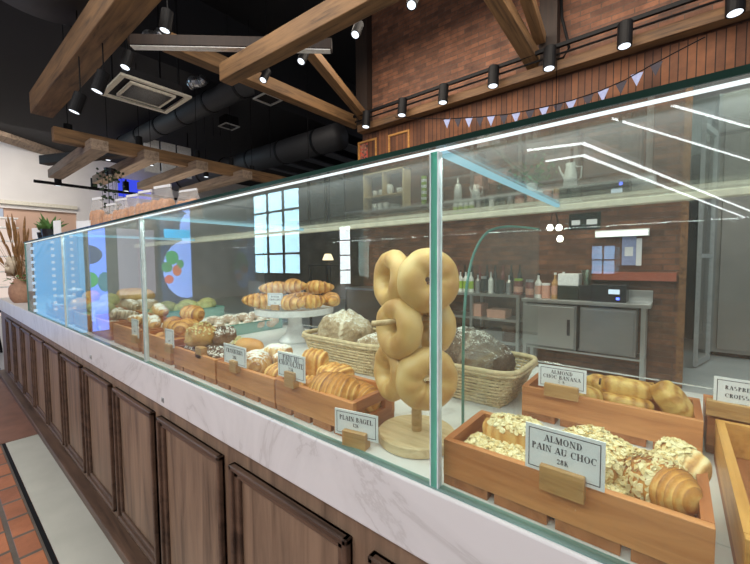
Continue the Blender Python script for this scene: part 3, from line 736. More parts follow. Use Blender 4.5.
# =================================================================== WICKER BASKETS
def basket(x0, x1, y0, y1, h, label, rz=0):
    t = thing('wicker_basket', label, 'basket', ((x0+x1)/2, (y0+y1)/2, S), rz, 'pale wicker bread baskets')
    w, d = (x1-x0)/2, (y1-y0)/2
    def loop(f, z, n=96, wav=0, ph=0):
        pts = []
        for i in range(n):
            u = 2*PI*i/n; c, s = math.cos(u), math.sin(u)
            k = 1+wav*math.cos(n/4*u+ph)
            pts.append(Vector((w*f*k*spow(c, .35), d*f*k*spow(s, .35), z)))
        return pts
    m = MB(); rows = 9
    for i in range(rows):
        z = .008+i*(h-.016)/rows; f = .80+.17*(i/rows)
        m.tube(loop(f, z, 96, .012, PI*(i % 2)), .0042, 5, True)
    m.build('weave', 'wicker', t, smooth=True)
    sk = MB()
    lo = loop(.79, .002, 72); hi = loop(.985, h, 72)
    for i in range(0, 72, 2): sk.tube([lo[i], hi[i]], .0028, 5)
    sk.build('stakes', 'wicker', t, smooth=True)
    rm = MB().tube(loop(.985, h, 72), .008, 6, True).tube(loop(1.0, h-.009, 96, .01), .005, 6, True); rm.build('rim', 'wicker', t, smooth=True)
    MB().box(-w*.76, w*.76, -d*.76, d*.76, .001, .006).build('bottom', 'wicker', t)
    return t
bL = basket(-1.20, -.76, .95, 1.22, .115, 'shallow pale basket of floury round loaves left of the bagel stand')
bR = basket(-.72, -.315, .95, 1.20, .105, 'pale wicker basket of a dark loaf right of the bagel stand')
def loaf(seed, a, b, c, mat, label, loc, rot, seam=True):
    def bk(p, q, u, v):
        return .45+.35*q+(-.35 if seam and abs(p.x*.9+p.y*.25+.006*q) < .006 else 0)
    mb = blob(MB(), a, b, c, .95, .95, .11, 16, seed, 90, 50, .62, bk, fine=.55)
    if seam:
        for v in mb.v:
            dd = abs(v.x*.9+v.y*.25)
            if dd < .016: v.z -= .012*(1-dd/.016)*(v.z/(c*1.6))
    return pastry('sourdough_loaf', mb, mat, label, 'bread', loc, rot, 'round crusty loaves in baskets')
p = onY(346, 327, 1.10)
loaf(1, .118, .095, .105, 'loaf_crust', 'big floury round loaf with a split crust in the left basket', (p.x-.01, 1.10, S+.038), (0, .05, .3))
p = onY(374, 349, 1.02)
loaf(2, .095, .06, .07, 'loaf_crust', 'smaller floury loaf lying in front of the big split one', (p.x, 1.03, S+.03), (0, .2, 0), False)
p = onY(474, 345, 1.08)
loaf(3, .13, .10, .108, 'dark_loaf_crust', 'dark seeded loaf dusted with flour in the right basket', (p.x-.01, 1.07, S+.02), (0, .1, -.2))
p = onY(330, 350, 1.0)
loaf(4, .09, .07, .055, 'loaf_crust', 'low loaf at the left end of the left basket', (-1.06, 1.06, S+.015), (0, 0, .6), False)

# =================================================================== CAKE STAND WITH CROISSANTS
ck = thing('cake_stand', 'white pedestal cake stand piled with butter croissants', 'cake stand', (-1.52, 1.20, S))
ZP = .168
MB().lathe([(0, ZP), (.19, ZP), (.194, ZP+.012), (.2, ZP+.012), (.2, ZP-.016), (.192, ZP-.02), (0, ZP-.012)][::-1], 56).build('plate', 'white_ceramic', ck, smooth=False)
MB().lathe([(0, 0), (.085, 0), (.08, .012), (.05, .045), (.036, .09), (.036, .12), (.05, ZP-.02), (0, ZP-.016)], 40).build('pedestal', 'white_ceramic', ck, smooth=True)
GC = 'butter croissants on the cake stand'
cpos = [(-.165, -.01, 0, .45, 'leftmost croissant, hanging over the plate edge'), (-.10, -.085, 0, .95, 'croissant at the lower left, left of the small card'), (.015, -.12, 0, -.9, 'croissant at the lower front, right of the small card'),
        (.09, -.06, 0, .25, 'ridged croissant second from the right in the bottom row'), (.16, .02, 0, -.75, 'rightmost croissant in the bottom row'), (0, .09, 0, .2, 'croissant hidden at the back of the plate'),
        (-.085, .0, .06, .6, 'upper croissant at the left of the pile'), (.005, -.03, .075, -.7, 'topmost croissant in the middle of the pile'), (.095, .03, .062, -.15, 'upper croissant at the right of the pile')]
c0 = None
base_dir = math.atan2(.541, .84)
for i, (u, v, z, a, lb) in enumerate(cpos):
    P = Vector((-1.52, 1.20, S+ZP+.013+z))+Vector((.82, .57, 0))*u*1.15+Vector((-.57, .82, 0))*v*1.15
    if c0 is None:
        c0 = pastry('croissant', croissant_mb(40, .155, .042, .3, 3.6, step=.3, taper=1.3), 'croissant_crust', lb, 'croissant', P, (0, 0, base_dir+a), GC); last = c0
    else:
        src = c0 if i % 2 == 0 else None
        if src: dup(src, lb, P, (0, 0, base_dir+a+PI*(i % 3 == 1)))
        else: pastry('croissant', croissant_mb(40+i, .15, .041, .25, 3.6, step=.3, taper=1.3), 'croissant_crust', lb, 'croissant', P, (.1, 0, base_dir+a), GC)
P = Vector((-1.52, 1.20, 0))+Vector((.82, .57, 0))*-.05+Vector((-.57, .82, 0))*-.15
sign((P.x, P.y, S+ZP+.013), .45, .078, .062, [('BUTTER', .04, .0085), ('CROISSANT', .026, .0085), ('25K', .011, .006)], 'small white card standing among the croissants on the cake stand', base=(.04, .02, .026), zoff=.012)

# =================================================================== GLASS DISHES OF ROUND BUNS
def dish(x0, x1, y0, y1, h, label):
    t = thing('glass_dish', label, 'dish', ((x0+x1)/2, (y0+y1)/2, S), 0, 'rectangular glass dishes')
    w, d = (x1-x0)/2, (y1-y0)/2; m = MB()
    m.box(-w, w, -d, -d+.005, 0, h).box(-w, w, d-.005, d, 0, h).box(-w, -w+.005, -d+.005, d-.005, 0, h).box(w-.005, w, -d+.005, d-.005, 0, h).box(-w+.005, w-.005, -d+.005, d-.005, 0, .006)
    m.build('bowl', 'seafoam_glass', t)
    MB().box(-w-.004, w+.004, -d-.004, -d+.004, h, h+.005).box(-w-.004, w+.004, d-.004, d+.004, h, h+.005).box(-w-.004, -w+.004, -d, d, h, h+.005).box(w-.004, w+.004, -d, d, h, h+.005).build('rim', 'pale_edge', t)
    return t
mt, nt, out = newmat('seafoam_glass')
_a = N(nt, 'ShaderNodeBsdfTransparent'); _a.inputs[0].default_value = (.7, .9, .85, 1)
_b = N(nt, 'ShaderNodeBsdfPrincipled'); _b.inputs['Base Color'].default_value = (.45, .68, .62, 1); _b.inputs['Roughness'].default_value = .1
_m = N(nt, 'ShaderNodeMixShader'); _m.inputs[0].default_value = .6
nt.links.new(_a.outputs[0], _m.inputs[1]); nt.links.new(_b.outputs[0], _m.inputs[2]); nt.links.new(_m.outputs[0], out.inputs[0]); MATS['seafoam_glass'] = mt
dish(-2.16, -1.90, .95, 1.40, .058, 'pale green glass dish of sugared ring doughnuts in front of the cake stand')
dish(-2.98, -2.72, .98, 1.46, .07, 'pale green glass dish of green-topped buns left of the doughnuts')
GD = 'sugared ring doughnuts in the glass dish'
dq = [((221, 322), 'brown-centred doughnut at the left end of the dish'), ((236, 319), 'second doughnut from the left end of the dish'), ((250, 318), 'third doughnut from the left in the dish'),
      ((262, 317), 'fourth doughnut from the left in the dish'), ((275, 315), 'doughnut nearest the cake stand')]
for i, ((px, py), lb) in enumerate(dq):
    p = Vector((-1.985+.012*i, .995+.082*i, 0))
    t = pastry('doughnut', torus_mb(.036, .027, 50+i, 30, 14, amp=.006), 'donut_crust', lb, 'doughnut', (p.x, p.y, S+.062), (.75, .1, .9), GD)
GG = 'green-topped buns in the far glass dish'
for i in range(6):
    lb = 'green-topped bun, %s' % ['leftmost in its dish', 'second from the left in its dish', 'third from the left in its dish', 'third from the right in its dish', 'second from the right in its dish', 'rightmost in its dish'][i]
    pastry('green_bun', blob(MB(), .066, .066, .055, .95, 1, .16, 24, 60+i, 26, 14, .6, fine=.4), 'green_crust', lb, 'bun', (-2.80-.08*(i % 2), 1.03+i*.075, S+.035+.012*(i%2)), (.25, 0, i), GG)

# =================================================================== LEFT TRAYS, FAR PART OF THE CASE
GF = 'pastry heaps in the trays at the far left'
trays_far = [(-1.86, -1.55, 'croissant_crust', 'tray of golden knotted pastries on the near side of the second glass joint'),
             (-2.25, -1.90, 'powder_crust', 'tray of pale twisted breads just beyond the second glass joint'),
             (-2.66, -2.31, 'loaf_crust', 'tray of floury baguette rolls left of the twisted breads'),
             (-3.05, -2.72, 'green_crust', 'tray of pale green-yellow buns with a blue card in front'),
             (-3.50, -3.15, 'croissant_crust', 'tray of yellow buns second from the far end'),
             (-3.95, -3.60, 'choc_crust', 'tray of brown buns at the far end of the case')]
names = ['near left', 'near right', 'back left', 'back right', 'top']
kinds = [('pastry knot', 'golden'), ('twisted bread', 'pale floury'), ('baguette roll', 'floury'), ('green bun', 'pale green-yellow'), ('yellow bun', 'yellow'), ('brown bun', 'brown')]
adds = ['near the second glass joint', 'just beyond the second glass joint', 'left of the twisted breads', 'above the blue-lit card', 'second tray from the far end', 'in the farthest tray']
for ti, (a, b, mt_, lb) in enumerate(trays_far):
    tray(a, b, .60, .88, .10, lb)
    kd, cl_ = kinds[ti]
    for i in range(8):
        u = [(.2, .67), (.5, .66), (.8, .67), (.25, .80), (.73, .80), (.34, .70), (.68, .71), (.5, .76)][i]
        z = S+.022+(0 if i < 5 else .07 if i < 7 else .12); x = lerp(a, b, u[0])
        nm = ['front left', 'front middle', 'front right', 'back left', 'back right', 'upper left', 'upper right', 'topmost'][i]
        if ti in (1, 2): mb = croissant_mb(70+i+ti*9, .12, .026, .06, 4, n=30, m=12, step=.2, taper=2.2)
        elif ti == 0: mb = croissant_mb(70+i, .11, .036, .12, 4, n=30, m=12, step=.2, taper=3)
        else: mb = blob(MB(), .048, .045, .036, .9, .95, .14, 24, 70+i+ti*9, 20, 12, .7, fine=.3)
        pastry(kd.replace(' ', '_'), mb, mt_, '%s %s, %s of its heap, %s' % (cl_, kd, nm, adds[ti]), 'pastry', (x, u[1], z), (0, .2 if ti in (1, 2) and i > 2 else 0, R.uniform(-1.2, 1.2) + (.6 if ti in (1, 2) else 0)), GF, scale=1.2)
# cards in front of the far trays
for (px, py, w, h, lb, zz) in ((171, 347, .07, .07, 'white card in front of the dark muffins, half lost in reflections', .06), (136, 325, .075, .085, 'white card just left of the second glass joint', .05),
                               (93, 300, .07, .08, 'bluish white card in the middle of the far trays', .05), (50, 305, .08, .07, 'pale card at the far end of the case', .05)):
    q = onY(px, py, .592)
    sign((q.x, .588, S+zz), .05, w, h, [('CHEESE', h*.6, .008), ('25K', h*.25, .006)] if False else [('25K', h*.3, .007)], lb, base=(.05, .02, .035), zoff=.014)
bb = thing('wooden_block', 'dark wood block holder on the tray edge beside the crumble muffins', 'holder', (onY(197, 354, .59).x, .605, S+.07), 0)
MB().box(-.022, .022, -.012, .012, 0, .04).build('block', 'block_wood', bb, bevel=.002)
# big loaves on a board at the rear
bd = thing('serving_board', 'pale serving board under the big brown loaves at the rear left', 'board', (-3.70, 1.16, S))
MB().box(-.42, .42, -.13, .13, 0, .018).build('board', 'ply_wood', bd, bevel=.003)
for i, (x, z, lb) in enumerate([(-3.93, .018, 'left lower brown loaf on the rear board'), (-3.70, .018, 'middle lower brown loaf on the rear board'), (-3.47, .018, 'right lower brown loaf on the rear board'), (-3.81, .10, 'left upper brown loaf on the rear stack'), (-3.58, .10, 'right upper brown loaf on the rear stack')]):
    pastry('brown_loaf', blob(MB(), .115, .09, .055, .85, .9, .1, 18, 90+i, 30, 16, .7, fine=.3), 'bagel_crust' if i > 2 else 'loaf_crust', lb, 'bread', (x, 1.16, S+z), (0, 0, .2*i), 'brown loaves stacked on the rear board')

# =================================================================== THINGS ON TOP OF THE GLASS CASE
ZT = 1.552
def bag(loc, w, h, rz, label, breadmat='bread_brown'):
    t = thing('bread_bag', label, 'bag', loc, rz, 'clear bags of bread on top of the glass')
    d = w*.5
    prof = [(1, 1, 0), (1.02, 1.05, .2), (1, 1, .45), (.96, .7, .66), (.9, .3, .82), (.92, .08, .9), (.94, .06, 1.0)]
    vs = []; fs = []; n = 16
    for (a, b, z) in prof:
        for j in range(n):
            u = 2*PI*j/n; q = noise.noise(Vector((u, z*4, w*40)))*.06
            vs.append(Vector((w/2*(a+q)*spow(math.cos(u), .5), d/2*(b+q*.5)*spow(math.sin(u), .5), h*z)))
    for i in range(len(prof)-1): fs += [(i*n+j, i*n+(j+1) % n, (i+1)*n+(j+1) % n, (i+1)*n+j) for j in range(n)]
    MB().add(vs, fs).build('film', 'bag_film', t, smooth=True)
    for k2 in range(3):
        blob(MB(), w*.17, d*.42, h*.36, .7, .8, .1, 20, k2, 16, 10, .9).build('bread', breadmat, t, smooth=True).location = ((k2-1)*w*.29, 0, .006)
    MB().box(-w*.40, w*.40, -.004, .004, h*.955, h*1.01).build('folded_top', 'white_paper', t)
    MB().box(-w*.16, w*.16, -d*.53-.001, -d*.53+.001, h*.08, h*.3).build('sticker', 'choc', t)
mt, nt, out = newmat('bag_film')
_a = N(nt, 'ShaderNodeBsdfTransparent'); _b = N(nt, 'ShaderNodeBsdfPrincipled'); _b.inputs['Base Color'].default_value = (.9, .88, .86, 1); _b.inputs['Roughness'].default_value = .25
_c = N(nt, 'ShaderNodeBsdfTranslucent'); _c.inputs[0].default_value = (.9, .88, .86, 1)
_m = N(nt, 'ShaderNodeMixShader'); _m.inputs[0].default_value = .4; _m2 = N(nt, 'ShaderNodeMixShader'); _m2.inputs[0].default_value = .26
nt.links.new(_b.outputs[0], _m.inputs[1]); nt.links.new(_c.outputs[0], _m.inputs[2]); nt.links.new(_a.outputs[0], _m2.inputs[1]); nt.links.new(_m.outputs[0], _m2.inputs[2]); nt.links.new(_m2.outputs[0], out.inputs[0]); MATS['bag_film'] = mt
bags = [(97, 198, 'bread bag at the left end of the row, beside the trailing plant'), (111, 204, 'short bread bag second from the left of the row'), (121, 199, 'bread bag third from the left, with small slices'),
        (132, 195, 'bread bag in the middle of the row of bags'), (145, 191, 'bread bag third from the right of the row'), (162, 186, 'largest bread bag, with round brown bread inside'), (188, 190, 'rightmost bread bag, its white top folded over')]
for i, (px, py, lb) in enumerate(bags):
    Yb = .90+.05*(i % 2); 
    q = onY(px, py, Yb); h = max(.16, q.z-ZT); w = .2 if i == 5 else .17
    bag((q.x, Yb, ZT+.001), w, min(h, .34), .2, lb)
GS = 'little things standing on the far end of the glass top'
def small_card(px, py, w, h, lb, Y=.75):
    dark = False; q = onY(px, py, Y); t = thing('tabletop_card', lb, 'card', (q.x, Y, ZT), .3, GS)
    MB().box(-w/2, w/2, -.003, .003, .012, .012+h).build('card', 'white_paper' if not dark else 'bottle_dark', t)
    MB().box(-w*.3, w*.3, -.02, .02, 0, .012).build('foot', 'block_wood', t)
small_card(83, 217, .16, .11, 'wide white card left of the bread bags'); small_card(57, 222, .09, .13, 'narrow upright white card beside the small potted plant', .66); small_card(36, 228, .11, .09, 'white box-like card nearest the far end of the glass top', .585)
def pot_plant(loc, s, lb, kind=0):
    t = thing('potted_plant', lb, 'plant', loc, 0, 'small plants on the glass top'); r = random.Random(kind)
    MB().lathe([(0, 0), (.035*s, 0), (.045*s, .07*s), (.04*s, .07*s), (0, .06*s)], 16).build('pot', 'black_plastic', t)
    mb = MB()
    for i in range(26):
        a = r.uniform(0, 6.28); b = r.uniform(.1, 1.1); L = s*r.uniform(.06, .13)
        d = Vector((math.cos(a)*math.sin(b), math.sin(a)*math.sin(b), math.cos(b))); sd = d.orthogonal().normalized()*s*.012; o = Vector((0, 0, .06*s))
        mb.prism([o, o+d*L*.5+sd, o+d*L, o+d*L*.5-sd], (0, 0, .001))
    mb.build('leaves', 'leaf', t)
q = onY(49, 225, .64); pot_plant((q.x, .64, ZT), 1.2, 'small green potted plant between two white cards', 1)
q = onY(43, 230, .62); pot_plant((q.x, .62, ZT), .9, 'low dark potted plant left of the green one', 2)
bx = thing('kraft_box', 'flat tan box lying left of the wide white card', 'box', (onY(71, 224, .80).x, .80, ZT), .1); MB().box(-.10, .10, -.07, .07, 0, .06).build('carton', 'kraft', bx, bevel=.004)

# dried flowers in a vase on the counter end
vq = onX(18, 300, -4.72)
vs_ = thing('flower_vase', 'round terracotta vase of dried flowers on the counter end', 'vase', (-5.5, .64, S))
vs_.scale = (.8, .8, .86)
MB().lathe([(0, 0), (.075, 0), (.11, .05), (.125, .12), (.12, .19), (.08, .26), (.065, .28), (.075, .30), (.06, .30), (.05, .27), (0, .12)], 28).build('vessel', 'terracotta', vs_, smooth=True)
fl = thing('dried_bouquet', 'bundle of dried brown grasses and pale blooms in the vase', 'flowers', (-5.5, .64, S+.2))
fl.scale = (.8, .8, .85); mb = MB(); r = random.Random(5); tips = []
for i in range(46):
    a = r.uniform(0, 6.28); b = r.uniform(.05, .62); L = r.uniform(.4, .85)
    d = Vector((math.cos(a)*math.sin(b), math.sin(a)*math.sin(b), math.cos(b)))
    mb.tube([(0, 0, 0), d*L*.6, d*L+Vector((0, 0, -.02))], [.003, .002, .001], 5); tips.append(d*L)
mb.build('stems', 'dried', fl)
mb = MB()
for i, tp in enumerate(tips[:30]): mb.tube([tp*.7, tp*.85, tp, tp*1.08], [.003, .014, .011, .002], 6)
mb.build('seed_heads', 'dried', fl)['kind'] = 'stuff'
mb = MB()
for i in range(12):
    a = r.uniform(0, 6.28); mb.tube([Vector((math.cos(a)*.10, math.sin(a)*.10, .12+.2*r.random()))+Vector((0, 0, q_)) for q_ in (-.05, -.02, .02, .05)], [.01, .045, .045, .01], 10)
mb.build('blooms', 'pale_flower', fl, smooth=True)
mb = MB()
for i in range(30):
    a = r.uniform(0, 6.28); rr_ = r.uniform(.05, .15); o = Vector((math.cos(a)*rr_, math.sin(a)*rr_, r.uniform(.0, .2))); d = Vector((math.cos(a), math.sin(a), r.uniform(-.6, .6)))*.08; sd = Vector((-math.sin(a), math.cos(a), 0))*.02
    mb.prism([o, o+d*.5+sd, o+d, o+d*.5-sd], (0, 0, .001))
mb.build('leaves', 'leaf', fl)

# =================================================================== BAR BEHIND THE CASE
YW = 4.998
def put(name, label, cat, group=None, loc=(0,0,0), rz=0): return thing(name, label, cat, loc, rz, group)
tb = put('steel_table', 'stainless steel work table against the brick wall', 'table', loc=(-.8, 4.7, 0))
def tp(mb, name, mat, par, **kw): return mb.build(name, mat, par, world=True, **kw)
tp(MB().box(-1.45, -.18, 4.60, 4.98, .86, .90), 'table_top', 'steel', tb, bevel=.003)
tp(MB().box(-1.45, -.18, 4.955, 4.99, .90, 1.02), 'backsplash', 'steel', tb, bevel=.003)
for x in (-1.41, -.24):
    for y in (4.63, 4.93): tp(MB().box(x-.02, x+.02, y-.02, y+.02, 0, .86), 'leg', 'steel', tb)
tp(MB().box(-1.43, -.22, 4.63, 4.96, .3, .32), 'undershelf', 'steel', tb)
cb_ = put('steel_cabinet', 'steel cabinet with a plain door at the left of the work table', 'cabinet', loc=(-1.15, 4.7, 0))
tp(MB().box(-1.44, -.85, 4.62, 4.95, .33, .84), 'body', 'steel_dark', cb_)
d_ = tp(MB().box(-1.42, -.87, 4.60, 4.62, .35, .82), 'door', 'steel', cb_, bevel=.002)
tp(MB().box(-.94, -.91, 4.59, 4.60, .5, .68), 'handle', 'black_plastic', d_)
bn = put('bench_fridge', 'dark under-counter unit right of the steel cabinet', 'fridge', loc=(-.55, 4.7, 0))
tp(MB().box(-.82, -.30, 4.66, 4.95, .33, .83), 'body', 'steel_dark', bn); tp(MB().box(-.80, -.32, 4.64, 4.66, .35, .81), 'door', 'steel_dark', bn, bevel=.002)
sh = put('steel_shelf_unit', 'open steel shelving with boxes, left of the steel cabinet', 'shelf', loc=(-2, 4.7, 0))
for z in (.93, .62, .33, .1): tp(MB().box(-2.75, -1.47, 4.58, 4.96, z-.03, z), 'shelf', 'steel', sh, bevel=.002)
for x in (-2.73, -2.1, -1.49):
    for y in (4.6, 4.94): tp(MB().box(x-.018, x+.018, y-.018, y+.018, 0, .9), 'upright', 'steel', sh)
dk = put('dark_back_counter', 'long dark counter along the brick wall behind the bread', 'counter', loc=(-3.5, 4.7, 0))
tp(MB().box(-4.3, -2.8, 4.5, 4.97, 0, .9), 'body', 'dark_wall', dk); tp(MB().box(-4.32, -2.78, 4.48, 4.98, .9, .93), 'top', 'steel_dark', dk)
for i, (x, z, w, h, mt_, lb) in enumerate([(-2.05, .62, .14, .16, 'pinkish', 'upright brown packet on the upper steel shelf'), (-1.78, .62, .24, .1, 'pinkish', 'pinkish carton on the upper steel shelf'), (-2.1, .33, .2, .14, 'bottle_dark', 'dark box on the middle steel shelf'),
                               (-1.8, .33, .26, .12, 'steel_dark', 'metal box on the middle steel shelf'), (-1.62, .33, .16, .2, 'choc', 'brown patterned box at the right of the middle shelf'), (-1.9, .1, .3, .16, 'white_plastic', 'white box on the bottom steel shelf')]):
    t = put('storage_box', lb, 'box', 'boxes on the steel shelving', (x, 4.75, z)); MB().box(-w/2, w/2, -.12, .12, 0, h).build('body', mt_, t, bevel=.004); MB().box(-w/2-.003, w/2+.003, -.123, .123, h*.85, h+.004).build('lid', mt_, t)
# bottles
GBt = 'bottles and jars on the steel back counter'
def bottle(h, r_, mat, cap, lab=None, name='bottle'):
    pass
def mk_bottle(loc, h, r_, mat, capm, lb, labelm=None, neck=True):
    t = put('bottle' if neck else 'jar', lb, 'bottle' if neck else 'jar', GBt, loc)
    pr = [(0, 0), (r_, 0), (r_, h*.6), (r_*.35, h*.76), (r_*.3, h*.93), (0, h*.93)] if neck else [(0, 0), (r_, 0), (r_, h*.85), (0, h*.86)]
    MB().lathe(pr, 14).build('body', mat, t, smooth=False)
    MB().lathe([(r_*(.36 if neck else .95), h*(.92 if neck else .86)), (r_*(.36 if neck else .95), h)], 14).build('cap', capm, t)
    if labelm: MB().lathe([(r_*1.02, h*.15), (r_*1.02, h*.5)], 14).build('paper_label', labelm, t)
specs = [(-2.42, .30, .036, 'bottle_white', 'bottle_dark', 'lime', 1), (-2.34, .30, .036, 'bottle_white', 'bottle_dark', 'lime', 1), (-2.26, .30, .036, 'bottle_white', 'bottle_dark', 'lime', 1), (-2.18, .30, .036, 'bottle_white', 'bottle_dark', 'lime', 1),
         (-2.08, .26, .035, 'steel', 'bottle_dark', None, 1), (-2.0, .22, .04, 'bottle_dark', 'steel', None, 0), (-1.9, .28, .034, 'bottle_white', 'steel', None, 1), (-1.78, .18, .06, 'bottle_dark', 'bottle_dark', None, 0),
         (-1.66, .24, .035, 'steel', 'steel', None, 1), (-1.54, .20, .055, 'bottle_red', 'lime', 'pinkish', 0)]
ordn = ['first', 'second', 'third', 'fourth', 'fifth', 'sixth', 'seventh', 'eighth', 'ninth', 'tenth', 'eleventh', 'twelfth', 'thirteenth', 'fourteenth']
desc = ['white bottle with lime label', 'white bottle with lime label', 'white bottle with lime label', 'white bottle with lime label', 'silver bottle', 'dark jar with silver lid', 'plain white bottle', 'wide dark jar', 'slim silver bottle', 'red jar with lime lid']
for i, (x, h, r_, m1, m2, m3, nk) in enumerate(specs):
    mk_bottle((x, 4.76, .931), h, r_, m1, m2, '%s, %s from the left on the steel back counter' % (desc[i], ordn[i]), m3, bool(nk))
sp2 = [(-1.40, .22, .05, 'bottle_red', 'steel', 'pinkish', 0, 'squat red jar'), (-1.30, .30, .04, 'bottle_white', 'bottle_dark', 'pinkish', 1, 'white bottle with pink label'), (-1.21, .18, .05, 'pinkish', 'white_plastic', None, 0, 'pink jar'),
       (-1.11, .31, .04, 'kraft', 'white_plastic', 'pinkish', 1, 'tan bottle'), (-1.02, .32, .035, 'bottle_glass', 'white_plastic', None, 1, 'clear bottle')]
for i, (x, h, r_, m1, m2, m3, nk, ds) in enumerate(sp2):
    mk_bottle((x, 4.76, .901), h, r_, m1, m2, ds+', left part of the steel work table', m3, bool(nk))
# small row of dark bottles behind
for i in range(9):
    t = put('small_bottle', 'small dark syrup bottle behind the others, %s from the left' % ordn[i], 'bottle', 'dark syrup bottles in the back row', (-2.45+i*.11, 4.90, .931))
    MB().lathe([(0, 0), (.028, 0), (.028, .24), (.011, .30), (.011, .37), (0, .37)], 10).build('body', 'bottle_dark' if i % 3 else 'bottle_red', t)
# machines
mc = put('coffee_machine', 'black coffee machine with a lit display on the steel table', 'machine', loc=(-.55, 4.78, .901))
MB().box(-.16, .16, -.15, .12, 0, .19).build('body', 'black_plastic', mc, bevel=.006)
MB().box(.0, .10, -.156, -.149, .09, .14).build('display', emit('display', (.7, .8, .95), 1.2), mc); MB().box(.07, .10, -.156, -.149, .03, .055).build('indicator_light', emit('indicator', (.1, .15, 1), 4), mc)
gr_ = put('coffee_grinder', 'black grinder with a tall clear hopper beside the coffee machine', 'machine', loc=(-.78, 4.78, .901))
MB().box(-.06, .06, -.08, .08, 0, .17).build('body', 'black_plastic', gr_, bevel=.004); MB().lathe([(.03, .17), (.065, .34), (.06, .34), (.028, .175)], 16).build('hopper', 'bottle_glass', gr_)
rb = put('rice_cooker', 'dark box-shaped machine with a pale top at the left of the grinder', 'machine', loc=(-1.0+.04, 4.80, .901)); MB().box(-.11, .11, -.1, .1, 0, .16).build('body', 'bottle_dark', rb, bevel=.004); MB().box(-.11, .11, -.1, .1, .16, .30).build('top_box', 'white_plastic', rb, bevel=.01)
ldg = put('wall_shelf', 'reddish wooden shelf board above the coffee machine', 'shelf', loc=(-.32, 4.9, 1.13)); MB().box(-.45, .33, -.04, .095, 0, .09).build('board', 'red_ledge', ldg)
jt_ = put('towel_dispenser', 'white box dispenser hanging on the brick wall, seen between bread and bagels', 'dispenser', loc=(-3.42, 4.93, 1.08)); MB().box(-.17, .17, -.09, .06, 0, .16).build('casing', 'white_plastic', jt_, bevel=.01); MB().box(-.19, .19, -.1, .065, .15, .175).build('lid', 'white_plastic', jt_)
# posters
for i, (px, py, w, h, mt_, lb) in enumerate([(576, 222, .15, .19, 'bottle_dark', 'black notice with a white strip, left one of the pair'), (592, 221, .18, .2, 'bottle_dark', 'black notice with a white strip, right one of the pair'), (629, 250, .13, .34, 'blue_flag', 'narrow lilac poster above the reddish shelf'), (639, 252, .05, .3, 'white_paper', 'thin white strip notice beside the lilac poster')]):
    q = onY(px, py, YW); t = put('wall_notice', lb, 'notice', 'notices on the brick wall', q); MB().box(-w/2, w/2, -.012, 0, -h/2, h/2).build('board', mt_, t); MB().box(-w*.3, w*.3, -.015, -.012, -h*.2, h*.1).build('printed_strip', 'white_paper', t)
# wall lamp tube
q = onY(621, 235, 4.9); fx = put('tube_light', 'short white twin tube light on the brick wall', 'light', loc=q); MB().box(-.25, .25, -.0, .09, -.015, .06).build('housing', 'white_plastic', fx); MB().tube([(-.24, -.012, .03), (.24, -.012, .03)], .012, 8).tube([(-.24, -.012, 0), (.24, -.012, 0)], .012, 8).build('tubes', emit('tube', (1, .97, .92), 2.0), fx)
# bulbs
pl_ = put('pendant_cluster', 'cluster of bare round bulbs hanging in front of the brick wall', 'lamp', loc=onY(554, 215, 4.2))
for px, py in ((550, 228), (559, 228), (560, 239)):
    q = onY(px, py, 4.2)-pl_.location; MB().lathe([(0, -.03), (.022, -.022), (.032, 0), (.022, .024), (.01, .035), (0, .036)], 12, c=tuple(q)).build('bulb', 'bulb', pl_, smooth=True)
    MB().tube([q+Vector((0, 0, .035)), Vector((0, 0, .1)), Vector((0, 0, 1.6))], .004, 5).build('cable', 'black_metal', pl_)
tl = put('table_lamp', 'small table lamp with a glowing cream shade beyond the croissants', 'lamp', loc=(-5.15, 4.9, .9))
q = onY(328, 257, 4.9); tl.location = (q.x, 4.9, q.z-.14)
MB().lathe([(0, 0), (.05, 0), (.012, .02), (.012, .14), (0, .14)], 12).build('base', 'black_metal', tl); MB().lathe([(.11, .08), (.06, .2)], 20).build('lamp_shade', emit('shade', (1, .72, .42), 2.2), tl)
lt = put('side_table', 'dark side table carrying the small lamp', 'table', loc=(q.x, 4.9, 0)); MB().box(-.3, .3, -.25, .25, q.z-.17, q.z-.142).build('table_top', 'black_metal', lt)
for a in (-1, 1):
    for b in (-1, 1): MB().box(a*.27-.02, a*.27+.02, b*.22-.02, b*.22+.02, 0, q.z-.17).build('leg', 'black_metal', lt)
# long wall shelf with crockery
ws = put('crockery_shelf', 'long pale wall shelf of jugs and cups high on the brick wall', 'shelf', loc=(-2.4, 4.88, 2.2)); tp(MB().box(-4.2, -.2, 4.78, 4.99, 2.19, 2.215), 'board', 'grey_metal', ws)
for x in (-4, -3, -2, -1): tp(MB().box(x-.01, x+.01, 4.8, 4.99, 2.08, 2.19), 'bracket', 'black_metal', ws)
cub = put('wooden_cubby', 'open wooden box frame with cups, standing on the wall shelf', 'shelf', loc=(-3.74, 4.88, 2.216))
MB().box(-.42, -.395, -.1, .1, 0, .62).box(.395, .42, -.1, .1, 0, .62).build('side', 'ply_wood', cub); MB().box(-.42, .42, -.1, .1, .6, .625).build('top', 'ply_wood', cub); MB().box(-.395, .395, -.1, .1, .22, .238).build('shelf', 'ply_wood', cub); MB().box(-.01, .01, -.1, .1, .238, .6).build('divider', 'ply_wood', cub)
